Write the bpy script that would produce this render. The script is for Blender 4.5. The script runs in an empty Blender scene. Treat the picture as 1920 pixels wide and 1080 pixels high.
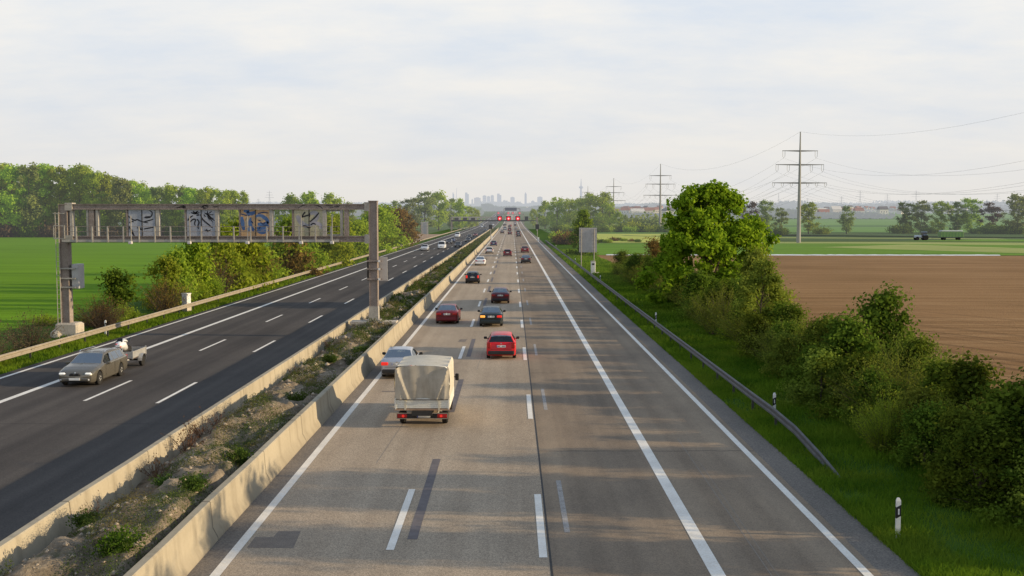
import bpy, math, random
import numpy as np
from mathutils import Vector

R = math.radians
sc = bpy.context.scene
col = sc.collection
random.seed(7)
rng = np.random.default_rng(11)

# ------------------------------------------------------------------ camera numbers
H, F = 8.3, 2040.0
TH = math.atan((540 - 403) / F)
CT, ST = math.cos(TH), math.sin(TH)


def ray(x, y):
    dx, dy = (x - 960) / F, (540 - y) / F
    return dx, CT + dy * ST, -ST + dy * CT


def at(x, y, Y):
    """point of the vertical plane at distance Y that lies in the direction (x, y) of the photograph"""
    a, b, c = ray(x, y)
    t = Y / b
    return a * t, H + c * t


def gp(x, y, z=0.0):
    a, b, c = ray(x, y)
    t = (z - H) / c
    return a * t, b * t


def g(Y):
    """height of the land: flat near the bridge, a long gentle rise beyond"""
    if Y < 620:
        return 0.0
    if Y < 1100:
        return 0.0118 * (Y - 620) ** 2 / 960
    return 0.0118 * (Y - 860)


YS = [-40, 0, 10, 20, 40, 60, 80, 120, 160, 200, 260, 320, 400, 500, 620, 660, 700, 750, 800, 860, 920, 1000, 1100, 1300, 1700, 2400, 3500, 5200, 8000, 12000]

# ------------------------------------------------------------------ node helpers / materials
MATS = {}
HAZE = (0.60, 0.625, 0.66)


def nt_new(name):
    m = bpy.data.materials.new(name)
    m.use_nodes = True
    t = m.node_tree
    t.nodes.clear()
    try:
        m.cycles.emission_sampling = 'NONE'
    except Exception:
        pass
    return m, t, t.nodes, t.links


def val(N, v):
    n = N.new('ShaderNodeValue'); n.outputs[0].default_value = v
    return n.outputs[0]


def math_n(N, L, op, a, b=None, clamp=False):
    n = N.new('ShaderNodeMath'); n.operation = op; n.use_clamp = clamp
    for i, v in enumerate((a, b)):
        if v is None:
            continue
        if isinstance(v, (int, float)):
            n.inputs[i].default_value = v
        else:
            L.new(v, n.inputs[i])
    return n.outputs[0]


def mix_c(N, L, fac, a, b, mode='MIX'):
    n = N.new('ShaderNodeMix'); n.data_type = 'RGBA'; n.blend_type = mode
    for s, v in ((n.inputs[0], fac), (n.inputs[6], a), (n.inputs[7], b)):
        if isinstance(v, (int, float)):
            s.default_value = v
        elif isinstance(v, (tuple, list)):
            s.default_value = (*v[:3], 1)
        else:
            L.new(v, s)
    return n.outputs[2]


def noise(N, L, vec, scale, detail=4, rough=.55, stretch=None):
    if stretch:
        mp = N.new('ShaderNodeMapping'); mp.inputs['Scale'].default_value = stretch
        L.new(vec, mp.inputs[0]); vec = mp.outputs[0]
    n = N.new('ShaderNodeTexNoise'); n.inputs['Scale'].default_value = scale
    n.inputs['Detail'].default_value = detail; n.inputs['Roughness'].default_value = rough
    L.new(vec, n.inputs['Vector'])
    return n.outputs['Fac']


def ramp(N, L, fac, stops):
    n = N.new('ShaderNodeValToRGB')
    e = n.color_ramp.elements
    while len(e) < len(stops):
        e.new(.5)
    for k, (p, c) in enumerate(stops):
        e[k].position = p
        e[k].color = (c, c, c, 1) if isinstance(c, (int, float)) else (*c[:3], 1)
    L.new(fac, n.inputs[0])
    return n.outputs[0]


def pos(N):
    return N.new('ShaderNodeNewGeometry').outputs['Position']


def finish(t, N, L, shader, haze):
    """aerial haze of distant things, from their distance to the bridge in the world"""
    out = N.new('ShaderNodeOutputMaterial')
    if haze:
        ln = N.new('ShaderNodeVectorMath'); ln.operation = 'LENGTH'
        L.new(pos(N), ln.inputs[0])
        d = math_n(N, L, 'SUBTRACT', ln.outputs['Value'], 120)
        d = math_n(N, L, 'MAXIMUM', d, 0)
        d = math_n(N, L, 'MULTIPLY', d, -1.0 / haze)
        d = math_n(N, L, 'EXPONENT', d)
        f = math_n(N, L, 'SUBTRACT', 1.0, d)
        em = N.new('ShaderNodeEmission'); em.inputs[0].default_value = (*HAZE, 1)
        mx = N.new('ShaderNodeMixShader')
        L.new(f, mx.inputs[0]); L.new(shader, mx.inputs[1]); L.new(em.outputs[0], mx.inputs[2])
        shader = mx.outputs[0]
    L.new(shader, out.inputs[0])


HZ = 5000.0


def M(name, c, rough=.8, var=.12, scale=3.0, bump=0.0, metal=0.0, haze=0, spec=.3, coat=0.0, stretch=None, obj=False, emit=0, c2=None, fine=0):
    if name in MATS:
        return MATS[name]
    m, t, N, L = nt_new(name)
    b = N.new('ShaderNodeBsdfPrincipled')
    p = N.new('ShaderNodeTexCoord').outputs['Object'] if obj else pos(N)
    nz = noise(N, L, p, scale, 5, .6, stretch)
    nr = ramp(N, L, nz, [(.32, 0.0), (.68, 1.0)])
    lo = tuple(v * (1 - var) for v in c)
    hi = c2 if c2 else tuple(min(1, v * (1 + var)) for v in c)
    cc = mix_c(N, L, nr, lo, hi)
    if fine:
        f = noise(N, L, p, scale * 14, 3, .7)
        cc = mix_c(N, L, fine, cc, mix_c(N, L, ramp(N, L, f, [(.35, 0.0), (.65, 1.0)]), (0, 0, 0), (1, 1, 1)), 'SOFT_LIGHT')
    L.new(cc, b.inputs['Base Color'])
    b.inputs['Roughness'].default_value = rough
    b.inputs['Metallic'].default_value = metal
    b.inputs['Specular IOR Level'].default_value = spec
    b.inputs['Coat Weight'].default_value = coat
    b.inputs['Coat Roughness'].default_value = .06
    if emit:
        b.inputs['Emission Color'].default_value = (*c, 1)
        b.inputs['Emission Strength'].default_value = emit
    if bump:
        bp = N.new('ShaderNodeBump'); bp.inputs['Strength'].default_value = bump
        bp.inputs['Distance'].default_value = .03
        L.new(noise(N, L, p, scale * 5, 4), bp.inputs['Height']); L.new(bp.outputs[0], b.inputs['Normal'])
    finish(t, N, L, b.outputs[0], haze)
    MATS[name] = m
    return m


def leaf_mat(name, dark, light, trans=.35, haze=0, warm=None, clump=.35, tip=None):
    """leaves: colour differs from leaf to leaf and from clump to clump"""
    if name in MATS:
        return MATS[name]
    m, t, N, L = nt_new(name)
    geo = N.new('ShaderNodeNewGeometry')
    oc = N.new('ShaderNodeTexCoord').outputs['Object']
    nz = ramp(N, L, noise(N, L, oc, clump, 3, .6), [(.36, 0.0), (.64, 1.0)])
    f = math_n(N, L, 'MULTIPLY', geo.outputs['Random Per Island'], .45)
    s = math_n(N, L, 'MULTIPLY', nz, .55)
    f = math_n(N, L, 'ADD', f, s)
    c = mix_c(N, L, f, dark, light)
    if warm:
        w = ramp(N, L, noise(N, L, oc, clump * .8 + .07, 2), [(.5, 0.0), (.62, 1.0)])
        c = mix_c(N, L, math_n(N, L, 'MULTIPLY', w, .7), c, warm)
    oi = N.new('ShaderNodeObjectInfo')
    hs = N.new('ShaderNodeHueSaturation')
    hs.inputs['Hue'].default_value = .5
    h = math_n(N, L, 'MULTIPLY', oi.outputs['Random'], .035)
    L.new(math_n(N, L, 'ADD', h, .482), hs.inputs['Hue'])
    v = math_n(N, L, 'MULTIPLY', oi.outputs['Random'], .35)
    L.new(math_n(N, L, 'ADD', v, .82), hs.inputs['Value'])
    L.new(c, hs.inputs['Color'])
    d = N.new('ShaderNodeBsdfDiffuse'); tr = N.new('ShaderNodeBsdfTranslucent')
    L.new(hs.outputs[0], d.inputs[0]); L.new(hs.outputs[0], tr.inputs[0])
    mx = N.new('ShaderNodeMixShader'); mx.inputs[0].default_value = trans
    L.new(d.outputs[0], mx.inputs[1]); L.new(tr.outputs[0], mx.inputs[2])
    finish(t, N, L, mx.outputs[0], haze)
    MATS[name] = m
    return m


# ------------------------------------------------------------------ object helpers
def tag(o, label=None, cat=None, group=None, kind=None):
    if label: o['label'] = label
    if cat: o['category'] = cat
    if group: o['group'] = group
    if kind: o['kind'] = kind
    return o


def empty(name, loc, rz=0, label=None, cat=None, group=None):
    o = bpy.data.objects.new(name, None)
    o.empty_display_size = .3
    col.objects.link(o)
    o.location = loc
    o.rotation_euler = (0, 0, rz)
    return tag(o, label, cat, group)


def link_mesh(name, me, mat=None, parent=None):
    o = bpy.data.objects.new(name, me)
    col.objects.link(o)
    if mat is not None and not me.materials:
        me.materials.append(mat)
    if parent is not None:
        o.parent = parent
    return o


def override(o, mat):
    o.material_slots[0].link = 'OBJECT'
    o.material_slots[0].material = mat
    return o


def mesh_np(name, v, f):
    """quads or triangles from numpy arrays"""
    me = bpy.data.meshes.new(name)
    v = np.asarray(v, dtype=np.float32); f = np.asarray(f, dtype=np.int32)
    k = f.shape[1]
    me.vertices.add(len(v)); me.vertices.foreach_set('co', v.ravel())
    me.loops.add(f.size); me.loops.foreach_set('vertex_index', f.ravel())
    me.polygons.add(len(f)); me.polygons.foreach_set('loop_start', np.arange(0, f.size, k, dtype=np.int32))
    me.update(calc_edges=True)
    return me


class MB:
    def __init__(s):
        s.v, s.f = [], []

    def add(s, v, f):
        n = len(s.v)
        s.v += [tuple(p) for p in v]
        s.f += [tuple(i + n for i in q) for q in f]
        return s

    def box(s, c, d, rz=0, taper=1.0, bev=0.0):
        x, y, z = (k / 2 for k in d)
        if bev:
            b = min(bev, x * .9, y * .9, z * .9)
            pr = [(-x + b, -y), (x - b, -y), (x, -y + b), (x, y - b), (x - b, y), (-x + b, y), (-x, y - b), (-x, -y + b)]
            ins = [(a * (x - b) / x, q * (y - b) / y) for a, q in pr]
            rings = [(ins, -z), (pr, -z + b), (pr, z - b), (ins, z)]
            v = [(a, q, h) for r_, h in rings for a, q in r_]
            f = []
            for k in range(3):
                for i in range(8):
                    j = (i + 1) % 8
                    f.append((k * 8 + i, k * 8 + j, k * 8 + 8 + j, k * 8 + 8 + i))
            f.append(tuple(range(7, -1, -1))); f.append(tuple(range(24, 32)))
        else:
            v = [(a, b_, h) for h in (-z, z) for a, b_ in ((-x, -y), (x, -y), (x, y), (-x, y))]
            v = [(a * (taper if h > 0 else 1), b_ * (taper if h > 0 else 1), h) for a, b_, h in v]
            f = [(3, 2, 1, 0), (4, 5, 6, 7), (0, 1, 5, 4), (1, 2, 6, 5), (2, 3, 7, 6), (3, 0, 4, 7)]
        cs, sn = math.cos(rz), math.sin(rz)
        v = [(c[0] + a * cs - b_ * sn, c[1] + a * sn + b_ * cs, c[2] + h) for a, b_, h in v]
        return s.add(v, f)

    def tube(s, pts, r, n=8, caps=True):
        pts = [Vector(p) for p in pts]
        rs = r if isinstance(r, (list, tuple)) else [r] * len(pts)
        v, f = [], []
        for i, p in enumerate(pts):
            d = (pts[min(i + 1, len(pts) - 1)] - pts[max(i - 1, 0)])
            d = d.normalized() if d.length > 1e-9 else Vector((0, 0, 1))
            a = d.cross(Vector((0, 0, 1)) if abs(d.z) < .9 else Vector((1, 0, 0))).normalized()
            b = d.cross(a)
            for k in range(n):
                w = 2 * math.pi * k / n
                v.append(p + (a * math.cos(w) + b * math.sin(w)) * rs[i])
        for i in range(len(pts) - 1):
            for k in range(n):
                j = (k + 1) % n
                f.append((i * n + k, i * n + j, i * n + n + j, i * n + n + k))
        if caps:
            f.append(tuple(range(n - 1, -1, -1)))
            f.append(tuple(range((len(pts) - 1) * n, len(pts) * n)))
        return s.add(v, f)

    def lathe_x(s, c, prof, n=24):
        """profile (offset along x, radius) turned about the x axis"""
        v, f = [], []
        for o, r_ in prof:
            for k in range(n):
                w = 2 * math.pi * k / n
                v.append((c[0] + o, c[1] + r_ * math.cos(w), c[2] + r_ * math.sin(w)))
        for i in range(len(prof) - 1):
            for k in range(n):
                j = (k + 1) % n
                f.append((i * n + k, i * n + j, i * n + n + j, i * n + n + k))
        f.append(tuple(range(n - 1, -1, -1)))
        f.append(tuple(range((len(prof) - 1) * n, len(prof) * n)))
        return s.add(v, f)

    def disc_y(s, c, r, n=16, sx=1, d=.02):
        """flat disc facing -y"""
        v = [(c[0] + sx * r * math.cos(2 * math.pi * k / n), c[1] + e, c[2] + r * math.sin(2 * math.pi * k / n)) for e in (0, d) for k in range(n)]
        f = [tuple(range(n)), tuple(range(2 * n - 1, n - 1, -1))] + [(k, n + k, n + (k + 1) % n, (k + 1) % n) for k in range(n)]
        return s.add(v, f)

    def sheet(s, x0, x1, ys, dz):
        for a, b in zip(ys[:-1], ys[1:]):
            s.add([(x0, a, g(a) + dz), (x1, a, g(a) + dz), (x1, b, g(b) + dz), (x0, b, g(b) + dz)], [(0, 1, 2, 3)])
        return s

    def extrude(s, prof, path, closed=False):
        """profile of (x, z) offsets carried along a path of (x, y, z)"""
        n = len(prof)
        v = [(px + a, py, pz + b) for px, py, pz in path for a, b in prof]
        f = []
        m = n if closed else n - 1
        for i in range(len(path) - 1):
            for k in range(m):
                j = (k + 1) % n
                f.append((i * n + k, i * n + n + k, i * n + n + j, i * n + j))
        if closed:
            f.append(tuple(range(n)))
            f.append(tuple(range((len(path) - 1) * n + n - 1, (len(path) - 1) * n - 1, -1)))
        return s.add(v, f)

    def build(s, name, mat, parent=None, smooth=None):
        me = bpy.data.meshes.new(name)
        me.from_pydata(s.v, [], s.f)
        me.update()
        if smooth:
            me.polygons.foreach_set('use_smooth', [True] * len(me.polygons))
            try:
                me.set_sharp_from_angle(angle=R(smooth))
            except Exception:
                pass
        return link_mesh(name, me, mat, parent)


def ys_between(a, b, step=None):
    r_ = [a] + [y for y in YS if a < y < b] + [b]
    return r_


# ------------------------------------------------------------------ world, sun, camera
SUN_EL, SUN_AZ = R(13.8), R(95)          # azimuth clockwise from +Y: the sun stands to the right, a little behind


def world():
    w = bpy.data.worlds.new("World")
    sc.world = w
    w.use_nodes = True
    t = w.node_tree; N, L = t.nodes, t.links
    N.clear()
    sky = N.new('ShaderNodeTexSky'); sky.sky_type = 'NISHITA'; sky.sun_disc = False
    sky.sun_elevation = SUN_EL; sky.sun_rotation = SUN_AZ
    sky.air_density = 1.3; sky.dust_density = 3.0; sky.ozone_density = 1.0; sky.altitude = 100
    tc = N.new('ShaderNodeTexCoord')
    sp = N.new('ShaderNodeSeparateXYZ'); L.new(tc.outputs['Generated'], sp.inputs[0])
    z = math_n(N, L, 'MAXIMUM', sp.outputs[2], 0)
    # cloud sheet seen in perspective
    zz = math_n(N, L, 'ADD', z, .20)
    cb = N.new('ShaderNodeCombineXYZ')
    L.new(math_n(N, L, 'DIVIDE', sp.outputs[0], zz), cb.inputs[0])
    L.new(math_n(N, L, 'DIVIDE', sp.outputs[1], zz), cb.inputs[1])
    n1 = noise(N, L, cb.outputs[0], 1.5, 9, .60, (.8, 1.0, 1))
    n2 = noise(N, L, cb.outputs[0], 4.5, 7, .6, (.6, 1.1, 1))
    s = math_n(N, L, 'ADD', math_n(N, L, 'MULTIPLY', n1, .75), math_n(N, L, 'MULTIPLY', n2, .25))
    cl = ramp(N, L, s, [(.36, 0.0), (.60, 1.0)])
    # thick haze low down
    hz = math_n(N, L, 'MULTIPLY', z, -8.0)
    hz = math_n(N, L, 'EXPONENT', hz)
    base = mix_c(N, L, .10, (7.1, 8.2, 9.8), sky.outputs[0])
    c = mix_c(N, L, math_n(N, L, 'MULTIPLY', cl, .9), base, (9.7, 9.5, 9.05))
    # clearer, deeper blue overhead
    up = ramp(N, L, z, [(.20, 0.0), (.62, 1.0)])
    c = mix_c(N, L, up, c, (3.0, 4.0, 5.6))
    c = mix_c(N, L, hz, c, (7.95, 7.65, 7.2))
    bg = N.new('ShaderNodeBackground'); bg.inputs[1].default_value = .1
    L.new(c, bg.inputs[0])
    o = N.new('ShaderNodeOutputWorld'); L.new(bg.outputs[0], o.inputs[0])


world()
ld = bpy.data.lights.new('sun', 'SUN'); ld.energy = 5.0; ld.angle = R(.6); ld.color = (1.0, .79, .50)
lo = bpy.data.objects.new('sun', ld); col.objects.link(lo)
sd = Vector((math.sin(SUN_AZ) * math.cos(SUN_EL), math.cos(SUN_AZ) * math.cos(SUN_EL), math.sin(SUN_EL)))
lo.rotation_euler = (-sd).to_track_quat('-Z', 'Y').to_euler()
lo.location = (60, -10, 40)
cd = bpy.data.cameras.new('camera'); cam = bpy.data.objects.new('camera', cd); col.objects.link(cam)
cam.location = (0, 0, H); cam.rotation_euler = (R(90) - TH, 0, 0)
cd.sensor_width = 36; cd.lens = F / 1920 * 36; cd.clip_end = 30000; cd.clip_start = .1
sc.camera = cam
sc.view_settings.view_transform = 'Standard'; sc.view_settings.look = 'None'; sc.view_settings.exposure = 0; sc.view_settings.gamma = 1
sc.cycles.use_denoising = True
try:
    sc.cycles.denoiser = 'OPENIMAGEDENOISE'
except Exception:
    pass
sc.cycles.max_bounces = 6; sc.cycles.diffuse_bounces = 3; sc.cycles.transparent_max_bounces = 8
sc.cycles.caustics_reflective = False; sc.cycles.caustics_refractive = False


# ------------------------------------------------------------------ ground, fields, roads
def grass_mat(name, a, b, scale=.25, haze=0, rows=None, bump=.3):
    if name in MATS:
        return MATS[name]
    m, t, N, L = nt_new(name)
    p = pos(N)
    big = ramp(N, L, noise(N, L, p, scale * .12, 4), [(.35, 0.0), (.65, 1.0)])
    mid = ramp(N, L, noise(N, L, p, scale * 6, 5, .7), [(.3, 0.0), (.7, 1.0)])
    f = math_n(N, L, 'MULTIPLY', big, .5)
    f2 = math_n(N, L, 'MULTIPLY', mid, .5)
    c = mix_c(N, L, math_n(N, L, 'ADD', f, f2), a, b)
    if rows:
        rw = noise(N, L, p, 1.0, 2, .5, rows)
        c = mix_c(N, L, .6, c, mix_c(N, L, ramp(N, L, rw, [(.4, 0.0), (.6, 1.0)]), tuple(v * .6 for v in a), b))
    b_ = N.new('ShaderNodeBsdfPrincipled'); b_.inputs['Roughness'].default_value = .95
    b_.inputs['Specular IOR Level'].default_value = .05
    L.new(c, b_.inputs['Base Color'])
    if bump:
        bp = N.new('ShaderNodeBump'); bp.inputs['Strength'].default_value = bump; bp.inputs['Distance'].default_value = .15
        L.new(noise(N, L, p, 5, 4, .7), bp.inputs['Height']); L.new(bp.outputs[0], b_.inputs['Normal'])
    finish(t, N, L, b_.outputs[0], haze)
    MATS[name] = m
    return m


def asphalt_mat(name, base, speck, speck_scale, patch, warm, tracks=.5, seams=0, rough=.9):
    m, t, N, L = nt_new(name)
    p = pos(N)
    c = mix_c(N, L, ramp(N, L, noise(N, L, p, .22, 5, .65, (1, .35, 1)), [(.3, 0.0), (.7, 1.0)]), tuple(v * (1 - patch) for v in base), tuple(v * (1 + patch) for v in warm))
    # long wheel tracks
    tr = ramp(N, L, noise(N, L, p, 1.0, 3, .5, (1.1, .006, 1)), [(.35, 0.0), (.65, 1.0)])
    c = mix_c(N, L, tracks, c, mix_c(N, L, tr, (.36, .36, .37), (.62, .61, .60)), 'SOFT_LIGHT')
    # aggregate
    vo = N.new('ShaderNodeTexVoronoi'); vo.inputs['Scale'].default_value = speck_scale
    L.new(p, vo.inputs['Vector'])
    sp = N.new('ShaderNodeSeparateColor'); L.new(vo.outputs['Color'], sp.inputs[0])
    c = mix_c(N, L, speck, c, mix_c(N, L, ramp(N, L, sp.outputs[0], [(.1, 0.0), (.9, 1.0)]), (.12, .12, .13), (.9, .87, .82)), 'OVERLAY')
    st = ramp(N, L, noise(N, L, p, .9, 6, .7), [(.56, 0.0), (.72, 1.0)])
    c = mix_c(N, L, math_n(N, L, 'MULTIPLY', st, .18), c, tuple(v * .5 for v in base))
    if seams:
        # thin bands of tar across the road, at uneven places
        sx = N.new('ShaderNodeSeparateXYZ'); L.new(p, sx.inputs[0])
        wob = noise(N, L, p, .8, 3)
        yy = math_n(N, L, 'ADD', sx.outputs[1], math_n(N, L, 'MULTIPLY', wob, .35))
        md = math_n(N, L, 'MODULO', yy, seams)
        ln = math_n(N, L, 'LESS_THAN', md, .09)
        c = mix_c(N, L, math_n(N, L, 'MULTIPLY', ln, .45), c, (.03, .03, .03))
    b = N.new('ShaderNodeBsdfPrincipled'); b.inputs['Roughness'].default_value = rough
    b.inputs['Specular IOR Level'].default_value = .07
    L.new(c, b.inputs['Base Color'])
    bp = N.new('ShaderNodeBump'); bp.inputs['Strength'].default_value = .25; bp.inputs['Distance'].default_value = .01
    L.new(vo.outputs['Distance'], bp.inputs['Height']); L.new(bp.outputs[0], b.inputs['Normal'])
    finish(t, N, L, b.outputs[0], HZ)
    MATS[name] = m
    return m


def struct(o, name=None):
    o['kind'] = 'structure'
    return o


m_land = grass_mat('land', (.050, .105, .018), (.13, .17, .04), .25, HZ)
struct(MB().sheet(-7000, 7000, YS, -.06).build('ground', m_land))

m_conc = asphalt_mat('light_aggregate', (.385, .312, .232), .40, 44, .12, (.425, .340, .250), .6)
m_brown = asphalt_mat('smooth_asphalt', (.250, .200, .152), .22, 40, .18, (.315, .243, .170), .7, 19)
m_left = asphalt_mat('dark_asphalt', (.082, .075, .070), .2, 34, .14, (.096, .085, .076), .8, 43)
m_edge = asphalt_mat('edge_asphalt', (.185, .168, .148), .3, 30, .16, (.23, .20, .17), .3, 0)

yr = ys_between(-10, 2400)
struct(MB().sheet(-7.50, .92, yr, .0).build('road', m_conc))
struct(MB().sheet(.92, 8.55, yr, .0).build('road_right_lanes', m_brown))
struct(MB().sheet(8.55, 9.42, yr, .0).build('road_shoulder', m_edge))
struct(MB().sheet(-26.65, -11.4, yr, .0).build('road_oncoming', m_left))
struct(MB().sheet(-7.52, -6.78, ys_between(-10, 600), .004).build('road_gutter', m_edge))
struct(MB().sheet(.90, .955, ys_between(-10, 600), .004).build('road_joint', M('tar', (.035, .033, .032), .7, .2, 6)))

m_white = M('road_paint', (.86, .80, .70), .6, .10, 1.2, fine=.45, haze=HZ)
m_worn = M('worn_paint', (.36, .33, .30), .8, .22, 5, fine=.7)
m_ghost = M('removed_marking', (.160, .138, .135), .8, .2, 4)


def line(name, x, w, y0, y1):
    struct(MB().sheet(x - w / 2, x + w / 2, ys_between(y0, y1), .009).build(name, m_white))


def dashes(name, x, w, y0, n, mat=m_white, ln=6.0, dz=.009, per=18.0):
    mb = MB()
    for k in range(n):
        a = y0 + per * k
        mb.add([(x - w / 2, a, g(a) + dz), (x + w / 2, a, g(a) + dz), (x + w / 2, a + ln, g(a + ln) + dz), (x - w / 2, a + ln, g(a + ln) + dz)], [(0, 1, 2, 3)])
    return struct(mb.build(name, mat))


line('road_edge_line', -6.87 + .02, .24, -5, 2300)
line('road_edge_line', 8.22, .22, -5, 2300)
line('road_broad_line', 4.76, .34, -5, 2300)
dashes('road_lane_marking', -3.03, .20, 26.5, 110)
dashes('road_lane_marking', .76, .20, 25.9, 110)
dashes('road_ghost_marking', -2.56, .26, 27.4, 24, m_ghost, 9.2, .005)
dashes('road_worn_marking', 1.45, .15, 28.0, 20, m_worn, 5.6, .005)
line('road_edge_line', -26.05, .22, -5, 2300)
line('road_broad_line', -22.75, .32, -5, 2300)
line('road_edge_line', -12.25, .16, -5, 2300)
dashes('road_lane_marking', -19.12, .17, 48.2, 105)
dashes('road_lane_marking', -15.68, .17, 47.6, 105)
# repaired patches
def patch(pts, mat, dz=.003):
    struct(MB().add([(a, b, dz) for a, b in pts], [tuple(range(len(pts)))]).build('road_patch', mat))
m_patch = M('patch_asphalt', (.215, .175, .140), .85, .12, 3, fine=.5)
q = [gp(463, 1027), gp(550, 1028), gp(564, 996), gp(522, 996), gp(512, 1007), gp(478, 1007)]
patch(q, m_patch)
patch([gp(858, 641), gp(872, 641), gp(877, 636), gp(863, 636)], m_patch)
patch([gp(715, 735), gp(742, 735), gp(744, 733), gp(717, 733)], m_patch)
m_scr = M('scrape', (.27, .235, .20), .8, .2, 5)
for (x0, x1, y0, y1) in ((5.95, 5.97, 22, 40), (6.10, 6.115, 22, 36), (-4.55, -4.535, 36, 43), (-1.9, -1.885, 58, 70)):
    patch([(x0, y0), (x1, y0), (x1 + .2, y1), (x0 + .2, y1)], m_scr, .0035)

# fields, each a sheet lying on the land
def field(name, pts, mat, dz):
    struct(MB().add([(a, b, dz) for a, b in pts], [tuple(range(len(pts)))]).build(name, mat))


def band(name, x0, x1, y0, y1, mat, dz):
    struct(MB().sheet(x0, x1, ys_between(y0, y1), dz).build(name, mat))


m_crop = grass_mat('young_crop', (.115, .245, .008), (.190, .350, .014), .3, HZ, (.02, 1.2, 1), .4)
m_verge = grass_mat('verge', (.030, .085, .008), (.085, .145, .018), 1.2, 0)
band('field_crop_west', -420, -36.5, 60, 408, m_crop, -.02)
band('field_verge_east', 9.42, 16.8, -20, 640, m_verge, -.025)
band('field_verge_west', -37, -26.65, -20, 640, m_verge, -.03)


def soil_mat():
    m, t, N, L = nt_new('field_soil')
    p = pos(N)
    a = ramp(N, L, noise(N, L, p, .035, 4), [(.35, 0.0), (.65, 1.0)])
    c = mix_c(N, L, a, (.285, .165, .075), (.37, .220, .105))
    fn = ramp(N, L, noise(N, L, p, 3.0, 5, .75), [(.3, 0.0), (.7, 1.0)])
    c = mix_c(N, L, .55, c, mix_c(N, L, fn, (.30, .30, .30), (.66, .66, .66)), 'SOFT_LIGHT')
    # drill rows, and a few tractor tracks
    rw = noise(N, L, p, 1.0, 2, .5, (.02, .95, 1))
    c = mix_c(N, L, .26, c, mix_c(N, L, ramp(N, L, rw, [(.42, 0.0), (.58, 1.0)]), (.1, .1, .1), (.75, .75, .75)), 'SOFT_LIGHT')
    mp = N.new('ShaderNodeMapping'); mp.inputs['Rotation'].default_value = (0, 0, R(-28)); L.new(p, mp.inputs[0])
    tk = noise(N, L, mp.outputs[0], 1.0, 3, .6, (1.4, .012, 1))
    sx = N.new('ShaderNodeSeparateXYZ'); L.new(p, sx.inputs[0])
    near = math_n(N, L, 'SUBTRACT', 1.35, math_n(N, L, 'MULTIPLY', sx.outputs[1], .0115), True)
    tk = math_n(N, L, 'MULTIPLY', ramp(N, L, tk, [(.53, 0.0), (.58, 1.0)]), near)
    c = mix_c(N, L, math_n(N, L, 'MULTIPLY', tk, .75), c, (.10, .055, .03))
    b = N.new('ShaderNodeBsdfPrincipled'); b.inputs['Roughness'].default_value = 1; b.inputs['Specular IOR Level'].default_value = .02
    L.new(c, b.inputs['Base Color'])
    bp = N.new('ShaderNodeBump'); bp.inputs['Strength'].default_value = .6; bp.inputs['Distance'].default_value = .12
    L.new(noise(N, L, p, 4.5, 5, .7), bp.inputs['Height']); L.new(bp.outputs[0], b.inputs['Normal'])
    finish(t, N, L, b.outputs[0], HZ * 1.5)
    return m


field('field_soil', [(16.8, -10), (200, -10), (200, 214), (104, 222), (16.8, 225)], soil_mat(), -.012)
m_g1 = grass_mat('crop_bright', (.12, .25, .014), (.19, .34, .026), .3, HZ, (.015, .8, 1))
m_g2 = grass_mat('crop_pale', (.34, .39, .10), (.44, .48, .14), .3, HZ, (.02, .5, 1))
m_g3 = grass_mat('crop_dark', (.050, .11, .025), (.12, .17, .05), .4, HZ, (.01, .35, 1))
m_g4 = grass_mat('crop_yellow', (.50, .54, .10), (.60, .62, .13), .3, HZ, (.03, .3, 1))
m_g5 = grass_mat('crop_hill', (.13, .27, .045), (.20, .35, .07), .2, HZ, (.006, .12, 1))
m_g6 = grass_mat('crop_hill_dark', (.045, .10, .028), (.06, .12, .034), .2, HZ)
field('field_bright', [(16.8, 226.5), (250, 218), (250, 262), (90, 322), (17, 318)], m_g1, .0)
field('field_pale', [(48, 318), (94, 318), (250, 256), (250, 300), (118, 336), (48, 336)], m_g2, .012)
field('field_yellow', [(28, 326), (76, 326), (76, 480), (30, 480)], m_g4, .014)
field('field_path_dark', [(44, 440), (46, 446), (76, 372), (75, 366)], m_g3, .022)
field('field_path_dark', [(56, 440), (57, 446), (80, 420), (80, 414)], m_g3, .022)
field('field_rows', [(16.8, 480), (300, 470), (300, 330), (118, 345), (80, 350), (80, 480)], m_g3, .006)
field('field_pale', [(82, 395), (170, 372), (170, 382), (82, 412)], m_g2, .016)
field('field_pale', [gp(1540, 463.5), gp(2000, 477.5), gp(2000, 468), gp(1700, 458.5)], m_g2, .018)
field('field_bright', [(120, 345), (300, 318), (300, 352), (160, 372)], m_g1, .014)
band('field_green_hill', 130, 1500, 520, 2300, m_g5, .02)
band('field_dark_strip', 150, 900, 760, 800, m_g6, .06)
band('field_dark_strip', 120, 900, 1180, 1225, m_g6, .06)
band('field_green_hill', 18, 130, 486, 640, m_g5, .02)
band('field_green_hill', -500, -60, 700, 2300, m_g5, .02)
band('field_stubble', -46, -30, 350, 470, M('stubble', (.33, .21, .12), .95, .15, .3, haze=HZ), .015)
band('field_stubble', -120, -46, 425, 520, M('stubble', (.33, .21, .12), .95, .15, .3, haze=HZ), .012)

# ------------------------------------------------------------------ median and barriers
def vnoise(x, y, s=0):
    """cheap smooth value noise on arrays"""
    xi, yi = np.floor(x).astype(int), np.floor(y).astype(int)
    fx, fy = x - xi, y - yi
    fx, fy = fx * fx * (3 - 2 * fx), fy * fy * (3 - 2 * fy)

    def h(a, b):
        n = np.sin(a * 127.1 + b * 311.7 + s * 74.7) * 43758.5453
        return n - np.floor(n)
    return (h(xi, yi) * (1 - fx) + h(xi + 1, yi) * fx) * (1 - fy) + (h(xi, yi + 1) * (1 - fx) + h(xi + 1, yi + 1) * fx) * fy


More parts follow.
